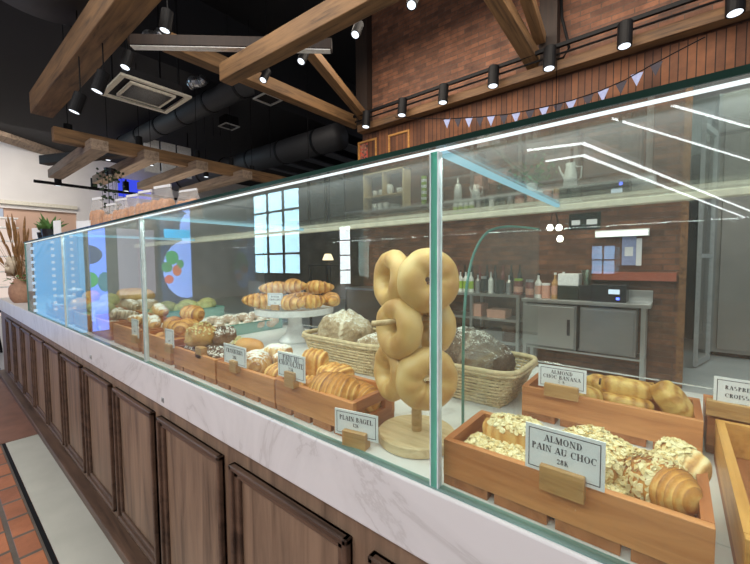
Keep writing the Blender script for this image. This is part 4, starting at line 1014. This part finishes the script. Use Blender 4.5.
def cup(loc, r_, h, lb, grp, mat='white_ceramic', name='cup', handle=True):
    t = put(name, lb, name, grp, loc); MB().lathe([(0, 0), (r_*.7, 0), (r_, h*.4), (r_, h), (r_*.9, h), (r_*.88, h*.3), (0, h*.1)], 16).build('body', mat, t, smooth=True)
    if handle: MB().tube([Vector((r_*.9, 0, h*.8)), Vector((r_*1.5, 0, h*.75)), Vector((r_*1.5, 0, h*.35)), Vector((r_*.9, 0, h*.25))], r_*.12, 6).build('handle', mat, t)
    return t
for i, (x, r_, h) in enumerate([(-3.97, .045, .1), (-3.84, .045, .1), (-3.66, .05, .16), (-3.45, .06, .08)]):
    cup((x, 4.87, 2.455), r_, h, 'pale cup in the wooden cubby, %s from the left' % ordn[i], 'cups in the wooden cubby')
for i, x in enumerate((-3.98, -3.86, -3.74)): cup((x, 4.87, 2.217), .05, .12, 'pale cup below the cubby shelf, %s from the left' % ordn[i], 'cups under the cubby shelf')
stc = put('saucer_stack', 'stack of white saucers on the wall shelf below the cubby', 'saucers', loc=(-3.56, 4.87, 2.217)); 
for i in range(5): MB().lathe([(0, i*.014), (.05, i*.014), (.09, i*.014+.012), (0, i*.014+.006)], 18).build('saucer', 'white_ceramic', stc)
for i, (px, w_, h_, nm, lb) in enumerate([(424, .05, .42, 'cup_tower', 'tall stack of paper cups left of the glass joint'), (458, .055, .28, 'ceramic_bottle', 'round-shouldered white bottle jug on the wall shelf'), (476, .06, .19, 'teapot', 'white pitcher with a curved spout on the wall shelf'),
                                      (499, .05, .16, 'glass_mug', 'clear glass mug, left one of the pair on the wall shelf'), (512, .04, .14, 'glass_mug', 'clear glass mug, right one of the pair on the wall shelf'), (570, .075, .28, 'water_jug', 'tall white jug with a handle under the light reflections'), (530, .04, .12, 'small_glass', 'small glass beside the potted greenery')]):
    q = onY(px, 190, 4.87); t = put(nm, lb, nm.split('_')[-1], 'crockery on the wall shelf', (q.x, 4.87, 2.217)); mt_ = 'bottle_glass' if 'glass' in nm else 'white_ceramic'
    if nm == 'cup_tower':
        for j in range(9): MB().lathe([(.032, j*.045), (.045, j*.045+.075), (0, j*.045+.07)], 14).build('paper_cup', 'white_paper' if j % 2 else 'lime', t)
    elif nm == 'ceramic_bottle': MB().lathe([(0, 0), (w_, 0), (w_*1.05, h_*.5), (w_*.8, h_*.8), (w_*.25, h_*.9), (w_*.2, h_*1.15), (0, h_*1.16)], 18).build('body', mt_, t, smooth=True)
    else:
        MB().lathe([(0, 0), (w_, 0), (w_*.95, h_*.5), (w_*.65, h_*.85), (w_*.75, h_), (w_*.65, h_), (0, h_*.2)], 18).build('body', mt_, t, smooth=True)
        MB().tube([Vector((w_*.7, 0, h_*.85)), Vector((w_*1.6, 0, h_*.8)), Vector((w_*1.5, 0, h_*.35)), Vector((w_*.95, 0, h_*.25))], .009, 6).build('handle', mt_, t)
        if nm in ('teapot', 'water_jug'): MB().tube([Vector((-w_*.8, 0, h_*.4)), Vector((-w_*1.4, 0, h_*.7)), Vector((-w_*1.7, 0, h_*.95))], [.016, .011, .009], 8).build('spout', mt_, t)
gp = put('shelf_greenery', 'leafy pale plant in a pot on the wall shelf', 'plant', loc=(onY(532, 190, 4.87).x, 4.87, 2.217)); MB().lathe([(0, 0), (.05, 0), (.07, .1), (0, .09)], 14).build('pot', 'white_ceramic', gp)
mb = MB(); r = random.Random(8)
for i in range(90):
    o = Vector((r.gauss(0, .12), r.gauss(0, .04), .22+r.gauss(0, .08))); d = Vector((r.uniform(-1, 1), r.uniform(-1, 1), r.uniform(-1, 1))).normalized()*.04; sd = d.orthogonal()*.5
    mb.prism([o, o+d*.5+sd, o+d, o+d*.5-sd], (0, 0, .001))
mb.build('leaves', 'leaf', gp); MB().tube([(0, 0, .09), (-.03, 0, .2), (-.12, 0, .28)], .004, 5).tube([(0, 0, .09), (.04, 0, .25), (.12, 0, .32)], .004, 5).build('stems', 'leaf_dark', gp)

# kitchen beyond the opening
cr_ = put('cold_room', 'large brushed steel cold-room block at the right edge', 'cold room', loc=(1.6, 7, 0))
tp(MB().box(.40, 3.6, 6.95, 8.6, .06, 3.6), 'body', 'steel_brown', cr_); tp(MB().box(.40, .43, 6.93, 6.95, .06, 3.6), 'corner_trim', 'steel_dark', cr_); tp(MB().box(.43, 3.6, 7.0, 8.5, 0, .06), 'plinth', 'black_metal', cr_)
tp(MB().box(.47, 1.6, 6.90, 6.95, .12, 3.3), 'door', 'steel_brown', cr_, bevel=.004)
fd = put('glass_door_leaf', 'tall framed glass door leaf standing open before the kitchen', 'door', loc=(.27, 6.2, 0))
tp(MB().box(.20, .245, 6.0, 6.05, 0.02, 3).box(.34, .385, 6.55, 6.6, .02, 3), 'stile', 'grey_metal', fd); tp(MB().bar((.222, 6.03, 2.97), (.362, 6.57, 2.97), .04, .07).bar((.222, 6.03, 1.4), (.362, 6.57, 1.4), .04, .05).bar((.222, 6.03, .06), (.362, 6.57, .06), .04, .07), 'rail', 'grey_metal', fd); tp(MB().bar((.222, 6.03, 1.5), (.362, 6.57, 1.5), .012, 2.9), 'pane', 'thin_glass', fd)
kd_ = put('doorway_dark_block', 'black block added for the dark interior of the doorway', 'rack', loc=(.1, 8, 0)); tp(MB().box(-.3, .32, 8.2, 8.7, .0, 2.6), 'cabinet', 'black_metal', kd_)  # plain black box put in for the darkness inside the doorway

# =================================================================== CEILING TIMBER, DUCTS AND LAMPS
def beam(name, label, a, b, w, h, mat, group=None, cat='beam'):
    a = Vector(a); b = Vector(b); d = b-a; L = d.length
    o = bpy.data.objects.new(name, None)
    mb = MB().box(0, L, -w/2, w/2, -h/2, h/2)
    o = mb.build(name, mat, None, bevel=.008); o.location = a; o.rotation_euler = d.to_track_quat('X', 'Z').to_euler()
    return tag(o, label, cat, group)
GT = 'timber beams under the black ceiling'
beam('ceiling_beam', 'thick timber beam with a cut end crossing the top left corner', (-6.35, 1.03, 3.39), (-1.2, 1.10, 3.42), .22, .26, 'beam_wood', GT)
beam('ceiling_beam', 'timber beam running up to the top edge, left of the brick wall', (-3.85, 2.16, 3.40), (.8, 2.46, 3.46), .15, .19, 'beam_wood', GT)
beam('ceiling_beam', 'long timber beam passing under the others towards the brick corner', (-4.47, 1.80, 3.83), (-4.47, 5.0, 3.83), .17, .17, 'beam_wood', GT)
hb = beam('ceiling_beam', 'nearly level dark beam with a white underside behind two timber beams', (-4.45, 1.45, 3.66), (-2.9, 2.85, 3.66), .10, .11, 'beam_dark', GT)
MB().box(0.02, 2.07, -.04, .04, -.062, -.056).build('white_underside', 'white_plastic', hb)
beam('ceiling_brace', 'sloping timber brace meeting the dark post at the brick corner', (-3.70, 3.2, 4.08), (-4.22, 4.93, 3.83), .14, .12, 'beam_wood', 'braces by the brick wall')
pst = MB().box(-4.37, -4.12, 4.86, 4.998, 3.71, CH-.002).build('corner_post', 'beam_dark'); tag(pst, 'dark upright timber post at the left end of the brick wall', 'post')
p2 = MB().box(-1.36, -1.16, 4.84, 4.99, 3.72, CH).build('wall_post', 'beam_dark'); tag(p2, 'dark upright post on the brick above the long ledge', 'post')
beam('ceiling_brace', 'left one of the two thick braces rising from the ledge on the right', (-1.42, 4.94, 3.80), (-1.86, 1.2, 5.0), .17, .14, 'beam_wood', 'braces by the brick wall')
beam('ceiling_brace', 'right one of the two braces, nearer the black hanging cable', (-1.33, 4.8, 4.0), (-1.20, 1.2, 5.0), .12, .12, 'beam_wood', 'braces by the brick wall')
lg = MB().box(-4.3, 3, 4.80, 4.95, 3.585, 3.70).build('wall_ledge_beam', 'beam_wood_x', bevel=.006); tag(lg, 'long timber ledge running along the brick wall under the spotlights', 'beam')
beam('trellis_beam', 'long timber beam of the lower trellis at the left', (-6.20, 1.10, 3.02), (-6.3, 6.2, 3.02), .12, .18, 'beam_wood', 'trellis beams over the left end')
ty = [(1.40, 'nearest grey cross beam, its end pointing at the white wall'), (2.02, 'second grey cross beam of the trellis'), (2.75, 'third grey cross beam of the trellis'), (3.55, 'fourth grey cross beam of the trellis'), (4.5, 'fifth cross beam, deepest in the trellis')]
for i, (y, lb) in enumerate(ty): beam('trellis_cross_beam', lb, (-8.4, y+.1, 2.92), (-5.9, y+.12, 2.92), .2, .14, 'beam_grey' if i < 4 else 'beam_wood', 'trellis beams over the left end')
beam('trellis_cross_beam', 'short dark cross beam at the far left of the trellis', (-9.3, 1.5, 3.32), (-7.4, 2.3, 3.3), .16, .16, 'beam_dark', 'trellis beams over the left end')
for y, lb in ((1.33, 'black lamp track hanging in front of the white wall'), ): 
    t = put('light_track', lb, 'track', 'black light tracks', (-9.2, y, 2.9)); MB().bar((0, 0, 0), (-.2, 6.0, 0), .05, .05).build('rail', 'black_metal', t)
    TRK = t
mb = MB().box(-4.3, 3, 4.70, 4.74, 3.80, 3.84); t = mb.build('light_track', 'black_metal'); tag(t, 'long black track carrying the spotlights along the brick wall', 'track', 'black light tracks')
MB().tube([(-4.3, 4.75, 3.74), (3, 4.75, 3.74)], .012, 6).build('conduit', 'black_metal', t)
def spot(loc, label, aim=(0, 0, -1), s=1.0, stem=.2, group='black cylinder spotlights'):
    t = thing('spotlight', label, 'spotlight', loc, 0, group); t.rotation_euler = (-Vector(aim)).to_track_quat('Z', 'Y').to_euler()
    MB().lathe([(0, -.07), (.036, -.07), (.036, -.072), (.045, -.072), (.045, .09), (0, .09)], 20).build('housing', 'black_metal', t, smooth=False)
    MB().lathe([(0, -.0715), (.037, -.0715), (.037, -.0705), (0, -.0705)], 20).build('lens', 'lens', t)
    if stem < .05: MB().box(-.012, .012, -.012, .012, .09, .09+stem).build('stem', 'black_metal', t)
    else:
        inv = t.rotation_euler.to_matrix().inverted(); a = Vector((0, 0, .088)); up = inv @ Vector((0, 0, 1)); MB().tube([a, a+up*stem], .005, 6).build('stem', 'black_metal', t)
    t.scale = (s, s, s); return t
wl = [(367, 122, 'leftmost spotlight on the brick-wall track, by the dark post'), (403, 110, 'second spotlight from the left on the brick-wall track'), (444, 97, 'third spotlight from the left on the brick-wall track'), (494, 80, 'spotlight just left of the two thick braces on the wall track'),
      (550, 62, 'spotlight right of the two thick braces on the wall track'), (625, 39, 'second spotlight from the right on the wall track'), (735, 5, 'spotlight at the top right corner on the wall track')]
for px, py, lb in wl:
    q = onY(px, py, 4.68); spot((q.x, 4.66, q.z+.02), lb, (0, -.12, -1), 1.5, .01)
cl_ = [(166, 22, 3.0, (-.05, -.15, -1), 1.35, 'largest black spotlight, hanging above the ceiling air unit'), (127, 61, 3.3, (.1, -.3, -1), 1.3, 'spotlight in front of the silver duct bits, left of the air unit'), (100, 83, 3.2, (-.12, -.3, -1), 1.5, 'tilted spotlight right of the thick corner beam'),
       (77, 104, 3.4, (-.12, -.3, -1), 1.5, 'tilted spotlight beside the lower end of the thick corner beam'), (68, 132, 5.0, (0, 0, -1), 1.5, 'small spotlight above the start of the trellis'), (139, 143, 6.0, (0, 0, -1), 1.5, 'spotlight left of the pale panels above the trellis'),
       (108, 156, 6.6, (0, 0, -1), 1.4, 'spotlight between the first and second trellis beams'), (197, 156, 6.6, (0, 0, -1), 1.4, 'spotlight at the right of the pale panels'), (151, 161, 6.4, (0, 0, -1), 1.4, 'spotlight just under the pale panels'),
       (206, 173, 7.0, (0, 0, -1), 1.4, 'small spotlight over the rightmost bread bags'), (231, 163, 6.8, (0, 0, -1), 1.4, 'spotlight right of the trellis'), (252, 171, 7.0, (0, 0, -1), 1.4, 'glowing spotlight furthest right of the trellis lamps'),
       (413, 0, 3.4, (.12, -.55, -1), 1.5, 'bright spotlight at the top edge before the brick wall'), (357, 30, 3.9, (.12, -.55, -1), 1.5, 'bright spotlight by the top of the dark corner post'), (303, 57, 4.3, (.12, -.55, -1), 1.5, 'bright spotlight under the long diagonal beam'), (265, 76, 4.8, (.12, -.55, -1), 1.5, 'bright spotlight where two timber beams cross')]
for px, py, zd, aim, s_, lb in cl_:
    q = Vector((0, 0, EYE))+ray(px, py)*zd; s_ *= .74; spot(q, lb, aim, s_, (ceil_at(q.x)-q.z)/s_-.08)
tl_ = [(58, 181, 'small black spotlight on the left track, before the white wall'), (94, 184, 'middle small black spotlight on the left track'), (126, 187, 'small black spotlight on the left track near the blue sign')]
for px, py, lb in tl_:
    q = onX(px, py, -9.3); spot((q.x, q.y, q.z), lb, (0, 0, -1), 1.25, .04)
# ceiling air cassette
ac = put('air_cassette', 'cream square air-conditioning unit in the black ceiling', 'air conditioner', loc=(-5.62, 2.0, 3.62))
MB().box(-.42, .42, -.42, -.36, 0, .03).box(-.42, .42, .36, .42, 0, .03).box(-.42, -.36, -.36, .36, 0, .03).box(.36, .42, -.36, .36, 0, .03).build('frame', 'cream_plastic', ac, bevel=.006)
MB().box(-.33, .33, -.33, .33, .062, .16).build('housing', 'black_ceiling', ac); MB().box(-.24, .24, -.24, .24, .01, .03).build('grille', 'black_plastic', ac)
MB().box(-.27, .27, -.27, -.24, 0, .03).box(-.27, .27, .24, .27, 0, .03).box(-.27, -.24, -.24, .24, 0, .03).box(.24, .27, -.24, .24, 0, .03).build('inner_frame', 'cream_plastic', ac)
for x, y in ((-.3, -.3), (.3, .3), (-.3, .3), (.3, -.3)): MB().box(x-.01, x+.01, y-.01, y+.01, .16, ceil_at(-5.6)-3.62).build('hanger', 'black_metal', ac)
# ducts
dr = put('round_duct', 'big dark round duct drum in the top left corner', 'duct', loc=(-4.3, .75, 3.68)); MB().lathe([(0, 0), (.42, 0), (.5, .06), (.52, .4), (.5, .85), (0, .9)], 36).build('drum', 'dark_duct', dr, smooth=True)
for i, (a, b, r_, lb) in enumerate([((-11, 3.2, 4.3), (-5.2, 3.5, 4.3), .18, 'dark round duct passing behind the air unit'), ((-12, 5.0, 3.85), (-5.2, 5.3, 3.85), .26, 'wide dark duct deeper under the ceiling')]):
    t = put('air_duct', lb, 'duct', 'dark air ducts', a); MB().tube([Vector((0, 0, 0)), Vector(b)-Vector(a)], r_, 20).build('pipe', 'dark_duct', t, smooth=True)
    for k3 in range(6): c = (Vector(b)-Vector(a))*(k3+.5)/6; d = (Vector(b)-Vector(a)).normalized(); MB().tube([c-d*.03, c+d*.03], r_+.012, 20).build('band', 'black_metal', t)
t = put('slatted_sheets', 'dark grey sloping ceiling sheets between the beams and brick corner', 'panels', loc=(-8.6, 6.8, 4.2))
for k3 in range(5): MB().cbox((-.6+k3*.75, .6+k3*.1, -.1), (.68, 3.6, .03), (0, .22, .05)).build('sheet', plain('sheet_grey', (.07, .075, .09), .7), t)
for i, (px, py, Yd, lb) in enumerate([(152, 38, 2.0, 'crinkled silver flexible duct left of the timber beams'), (195, 82, 3.0, 'silver flexible duct coil right of the air unit')]):
    q = onY(px, py, Yd); t = put('flexible_duct', lb, 'duct', 'silver flexible ducts', q); pts = [Vector((-.22+.055*j, .05*math.sin(j), .05*math.sin(j*.8))) for j in range(9)]
    MB().tube([lerp(pts[j//4], pts[min(j//4+1, 8)], (j % 4)/4) for j in range(33)], [.07+.012*(j % 2) for j in range(33)], 14).build('hose', 'silver_duct', t)
for i, (px, py, Yd, lb) in enumerate([(268, 100, 3.4, 'small square lit ceiling hatch frame near the middle beams'), (229, 127, 4.2, 'small square metal hatch frame above the trellis'), (140, 60, 2.6, 'small white ceiling sensor beside the spotlights')]):
    q = onY(px, py, Yd); t = put('ceiling_hatch', lb, 'hatch', None, q)
    if i < 2: MB().box(-.16, .16, -.16, -.14, 0, .02).box(-.16, .16, .14, .16, 0, .02).box(-.16, -.14, -.14, .14, 0, .02).box(.14, .16, -.14, .14, 0, .02).build('frame', 'grey_metal', t); MB().box(-.14, .14, -.14, .14, .02, .2).build('box', 'black_metal', t)
    else: MB().lathe([(0, -.03), (.035, -.03), (.05, .02), (.05, .1), (0, .1)], 16).build('casing', 'white_plastic', t)
for i, (px, y0, Yd) in enumerate([(42, 80, 2.4), (213, 120, 4.2), (220, 120, 4.3), (308, 140, 4.6), (270, 140, 4.5)]):
    q = onY(px, y0, Yd); lb = ['thin hanging rod left of the thick corner beam', 'left thin hanging rod above the trellis', 'right thin hanging rod above the trellis', 'thin hanging cable before the sloping sheets, right one', 'thin hanging cable before the sloping sheets, left one'][i]
    t = put('hanging_rod', lb, 'rod', 'thin ceiling rods', q); MB().tube([(0, 0, -.35), (0, 0, ceil_at(q.x)-q.z)], .007, 6).build('rod', 'black_metal', t)
# pale panels
pp = put('pale_panel_row', 'row of pale grey rectangular panels above the trellis', 'panels', loc=(-9.5, 5.2, 3.3)); q0 = onX(143, 160, -9.5); q1 = onX(192, 166, -9.5)
for k3 in range(3):
    y0 = lerp(q0.y, q1.y, k3/3)+.02; y1 = lerp(q0.y, q1.y, (k3+1)/3)-.03
    for z0, z1 in ((q0.z-.25, q0.z+.12), (q0.z+.16, q0.z+.5)): tp(MB().box(-9.5, -9.46, y0, y1, z0, z1), 'panel', 'white_plastic', pp)
for yy_ in (q0.y+.1, q1.y-.1): tp(MB().box(-9.49, -9.47, yy_-.01, yy_+.01, q0.z+.5, 4.6), 'hanger', 'black_metal', pp)
bs = put('blue_shop_sign', 'small deep blue lit sign beyond the trellis', 'sign', loc=onX(135, 190, -13.5)); MB().box(-.05, .05, -.45, .45, -.25, .3).build('face', emit('blue_face', (.05, .08, .8), .9), bs)
# hanging cable on the right
hc = put('hanging_cable', 'thick black cable looping down the brick wall', 'cable', loc=(-1.05, 4.9, 4.6)); pts = [onY(561, -8, 4.9), onY(562, 18, 4.9), onY(567, 38, 4.9), onY(569, 48, 4.9), onY(563, 58, 4.9), onY(556, 60, 4.9)]
tp(MB().tube(pts, .016, 8), 'cable', 'black_metal', hc, smooth=True)
# trailing plant
tq = onY(110, 175, 1.9); hp = put('trailing_plant', 'wispy plant trailing down from the trellis above the bread bags', 'plant', loc=tq)
MB().lathe([(0, 0), (.06, 0), (.08, .1), (0, .1)], 12).build('pot', 'black_plastic', hp); mb = MB(); r = random.Random(3)
for i in range(120):
    o = Vector((r.gauss(0, .09), r.gauss(0, .09), r.uniform(-.75, .12))); d = Vector((r.uniform(-1, 1), r.uniform(-1, 1), r.uniform(-1, 0))).normalized()*.05; sd = d.orthogonal()*.4; mb.prism([o, o+d*.5+sd, o+d, o+d*.5-sd], (0, 0, .001))
mb.build('leaves', 'leaf_dark', hp); sm_ = MB()
for i in range(7): x, y = r.gauss(0, .07), r.gauss(0, .07); sm_.tube([(0, 0, .1), (x, y, .02), (x*1.2, y*1.2, -.7)], .003, 4)
sm_.build('vines', 'leaf_dark', hp)
# picture frames
for px, py, lb in ((368, 151, 'left one of two small wood-framed pictures on the brick'), (399.5, 144, 'right one of two small wood-framed pictures on the brick')):
    q = onY(px, py, 4.97); t = put('picture_frame', lb, 'picture', 'framed pictures on the brick wall', q); a, b = .21, .18
    MB().box(-a, a, -.03, .02, b-.03, b).box(-a, a, -.03, .02, -b, -b+.03).box(-a, -a+.03, -.03, .02, -b+.03, b-.03).box(a-.03, a, -.03, .02, -b+.03, b-.03).build('frame', 'frame_wood', t); MB().box(-a+.03, a-.03, -.005, .015, -b+.03, b-.03).build('print', 'red_print', t)
# bunting
bu = put('bunting_string', 'string of small blue and dark pennants across the plank band', 'bunting', loc=(-2, 4.9, 3.3))
pts = [onY(x, y, 4.785) for x, y in ((395, 117), (420, 118.5), (447, 119), (480, 117), (510, 114), (540, 108), (570, 101), (600, 91), (625, 80), (650, 66), (680, 50), (705, 37))]
tp(MB().tube(pts, .006, 5), 'string', 'black_metal', bu)
fx_ = [447, 458, 469, 480, 491, 504, 516, 530, 544, 558, 571, 588, 603, 621, 637, 656]
for i, x in enumerate(fx_):
    j = max(k3 for k3, a in enumerate([395, 420, 447, 480, 510, 540, 570, 600, 625, 650, 680]) if a <= x); xx = [395, 420, 447, 480, 510, 540, 570, 600, 625, 650, 680, 705]; yy = [117, 118.5, 119, 117, 114, 108, 101, 91, 80, 66, 50, 37]
    py = lerp(yy[j], yy[j+1], (x-xx[j])/(xx[j+1]-xx[j])); q = onY(x, py, 4.785)
    tp(MB().prism([q+Vector((-.055, 0, 0)), q+Vector((.055, 0, 0)), q+Vector((0, 0, -.13))], (0, .004, 0)), 'pennant', 'blue_flag' if i % 2 == 0 else 'navy_flag', bu)

# =================================================================== MALL SIDE (mostly seen mirrored in the glass)
def screen(px0, px1, z0, z1, label, k=0):
    a = onX(px0, 250, -9.0).y; b = onX(px1, 250, -9.0).y; y0, y1 = 1.12-b, 1.12-a
    t = put('digital_screen', label, 'screen', 'tall lit screens in the mall', (-9.0, (y0+y1)/2, 0)); h = (y1-y0)/2
    MB().box(-.1, 0, -h, h, z0, z1).build('casing', 'black_plastic', t)
    f = MB().box(0, .006, -h+.01, h-.01, z0+.01, z1-.01).build('face', emit('scr%d' % k, [(.03, .06, .16), (.12, .25, .9), (.1, .32, .6)][k], [1.5, 2.4, 1.6][k]), t)
    return t, h
t, h = screen(160, 191, -.0+.02, 2.9, 'tall navy screen showing a bowl of food on pale blue')
def disc(par, cy, cz, ry, rz_, mat, x=.007):
    n = 28; pts = []
    for i in range(n):
        u = 2*PI*i/n; pts.append(Vector((x, max(-h+.012, min(h-.012, cy+ry*math.cos(u))), cz+rz_*math.sin(u))))
    MB().prism(pts, (.002, 0, 0)).build('printed_shape', mat, par)
disc(t, -.22, 1.22, .52, .68, emit('scr_pale', (.25, .42, 1), 3.2)); disc(t, -.35, 2.15, .26, .42, MATS['scr_pale'], .008); disc(t, -.3, 2.95, .3, .4, MATS['scr_pale'], .008)
for cy, cz, a, b, c in ((.1, 1.5, .14, .16, (.05, .5, .15)), (.0, 1.2, .1, .13, (.9, .25, .12)), (.22, 1.28, .12, .12, (.08, .4, .15)), (.18, 1.0, .1, .1, (.9, .2, .15)), (-.08, 1.35, .08, .1, (.1, .5, .2))): disc(t, cy, cz, a, b, emit('food%g' % (cy*100+cz), c, 1.8), .0095)
MB().box(.011, .013, -h+.02, h*.75, 1.95, 2.15).build('banner', emit('scr_cyan', (.02, .5, .95), 3.0), t)
t, h = screen(88, 106, .0, 2.7, 'narrow bright blue screen near the far end of the mall', 1)
disc(t, .2, 1.55, .28, .2, emit('scr_navy', (.03, .06, .2), 1.2)); disc(t, .15, 1.05, .14, .16, emit('scr_leaf', (.03, .4, .12), 1.4), .009); disc(t, -.1, 1.0, .12, .2, emit('scr_teal', (.04, .25, .35), 1.2), .009)
t3, h = screen(32, 84, .0, 2.6, 'wide blue glass-like screen wall nearest the counter line', 2)
for i in range(3):
    for j in range(16): MB().box(.008, .012, -h*.55+i*.28, -h*.55+i*.28+.05, .5+j*.125, .5+j*.125+.05).build('light_dot', emit('dots', (.55, .75, 1), 1.1), t3)
sg_ = put('lit_menu_board', 'whitish lit menu board between the blue screens', 'board', 'tall lit screens in the mall', (-9, 1.12-onX(137, 250, -9).y, 0)); MB().box(-.09, -.081, -.05, .05, 0, .8).build('post', 'black_metal', sg_); MB().box(-.08, 0, -.34, .34, .7, 2.1).build('face', emit('menu', (.55, .5, .62), .9), sg_)
bkc = st('wall_column', MB().box(-9.6, -9.3, -4.6, -.9, 0, 4), 'mall_wall')
# long ceiling lamps of the mall
def lamp_line(pa, pb, z, label, w=.034):
    a = onZ(*pa, z); b = onZ(*pb, z); a.y = 1.12-a.y; b.y = 1.12-b.y
    t = put('linear_lamp', label, 'lamp', 'linear lamps over the mall', a)
    MB().bar((0, 0, .03), (b-a)+Vector((0, 0, .03)), w+.03, .05).build('housing', 'white_plastic', t); MB().bar((0, 0, 0), b-a, w, .02).build('diffuser', 'cold_tube', t)
    for f in (.1, .9): c = (b-a)*f; MB().box(c.x-.01, c.x+.01, c.y-.01, c.y+.01, .05, 4.6-z).build('hanger', 'black_metal', t)
lamp_line((612, 118), (756, 162), 3.4, 'linear mall lamp nearest the counter'); lamp_line((672, 105), (750, 127), 3.4, 'short linear mall lamp beside the nearest one')
lamp_line((583, 143), (753, 212), 2.5, 'long linear mall lamp of the angled pair'); lamp_line((527, 150), (583, 143), 2.5, 'short linear mall lamp closing the angled pair'); lamp_line((583, 155), (744, 217), 2.5, 'inner linear mall lamp of the angled pair'); lamp_line((546, 161), (583, 155), 2.5, 'inner short linear mall lamp')
# store shelves glowing at the far left
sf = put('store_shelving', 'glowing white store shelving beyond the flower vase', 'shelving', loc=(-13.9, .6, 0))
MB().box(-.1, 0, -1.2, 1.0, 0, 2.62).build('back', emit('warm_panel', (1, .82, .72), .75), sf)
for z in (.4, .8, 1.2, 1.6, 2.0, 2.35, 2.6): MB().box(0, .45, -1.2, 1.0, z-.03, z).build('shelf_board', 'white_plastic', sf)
r = random.Random(11)
for j, (y, z, c) in enumerate([(.55, .8, 'pinkish'), (.75, 1.2, 'bottle_red'), (.3, 1.2, 'pinkish'), (.85, .8, 'blue_flag'), (.2, .8, 'bottle_red'), (.65, 1.6, 'pinkish')]):
    t = put('boxed_goods', 'pink or red box on the glowing store shelving, far away', 'box', 'boxes on the store shelving', (-13.7, .6+y-.5, z)); MB().box(0, .2, -.09, .09, 0, .2).build('box', c, t)
ch = put('dark_stool', 'dark stool or chair leg partly seen left of the flower vase', 'chair', loc=(-8.2, .55, 0))
MB().lathe([(0, .62), (.2, .62), (.2, .68), (0, .68)], 20).build('seat', 'black_plastic', ch)
for a in range(4): MB().tube([Vector((.12*math.cos(a*PI/2+.7), .12*math.sin(a*PI/2+.7), .62)), Vector((.2*math.cos(a*PI/2+.7), .2*math.sin(a*PI/2+.7), 0))], .015, 6).build('leg', 'black_metal', ch)

# =================================================================== LIGHT
w = bpy.data.worlds.new('world'); scene.world = w; w.use_nodes = True
w.node_tree.nodes['Background'].inputs[0].default_value = (.80, .86, 1, 1); w.node_tree.nodes['Background'].inputs[1].default_value = .55
def area(name, loc, size, sy, power, col, tgt=(0, 0, -1)):
    l = bpy.data.lights.new(name, 'AREA'); l.shape = 'RECTANGLE'; l.size = size; l.size_y = sy; l.energy = power; l.color = col
    o = bpy.data.objects.new(name, l); COL.objects.link(o); o.location = loc; o.rotation_euler = (-Vector(tgt)).to_track_quat('Z', 'Y').to_euler(); return o
# the light strip under the front top edge of the case
area('case_strip_lamp', (-1.6, .575, 1.532), 5.4, .006, 5.5, (.93, .97, 1), (0, .45, -1))
area('bar_fill', (-1.8, 3.6, 4.4), 4.5, 1.2, 115, (1, .88, .74), (0, .3, -1))  # area fill added to brighten the bar, no fixture modelled
area('counter_fill', (-1.6, 1.0, 4.45), 5, 1.0, 125, (1, .93, .84))  # added overhead fill, lights the pastries so the strip can stay dim
area('kitchen_lamp', (1.2, 5.9, 4.4), 2, 1, 45, (.95, 1, .98))
area('mall_fill', (-2, -2.6, 4.4), 7, 1.5, 190, (1, .95, .90), (0, .5, -1))  # added soft fill from behind the camera for pastries and marble
area('far_mall_lamp', (-11.5, .8, 4.3), 3, 2, 130, (1, .94, .88), (-.6, 0, -1))
area('trellis_fill', (-7.2, 2.6, 2.3), 2.5, 1.5, 10, (1, .85, .7), (0, 0, 1))  # added upward fill below the trellis, no lamp stands there
sv = scene.view_settings; sv.view_transform = 'Standard'; sv.look = 'None'; sv.gamma = 1; sv.use_curve_mapping = False; sv.exposure = 0.14
scene.cycles.transparent_max_bounces = 24
scene.cycles.sample_clamp_indirect = 4
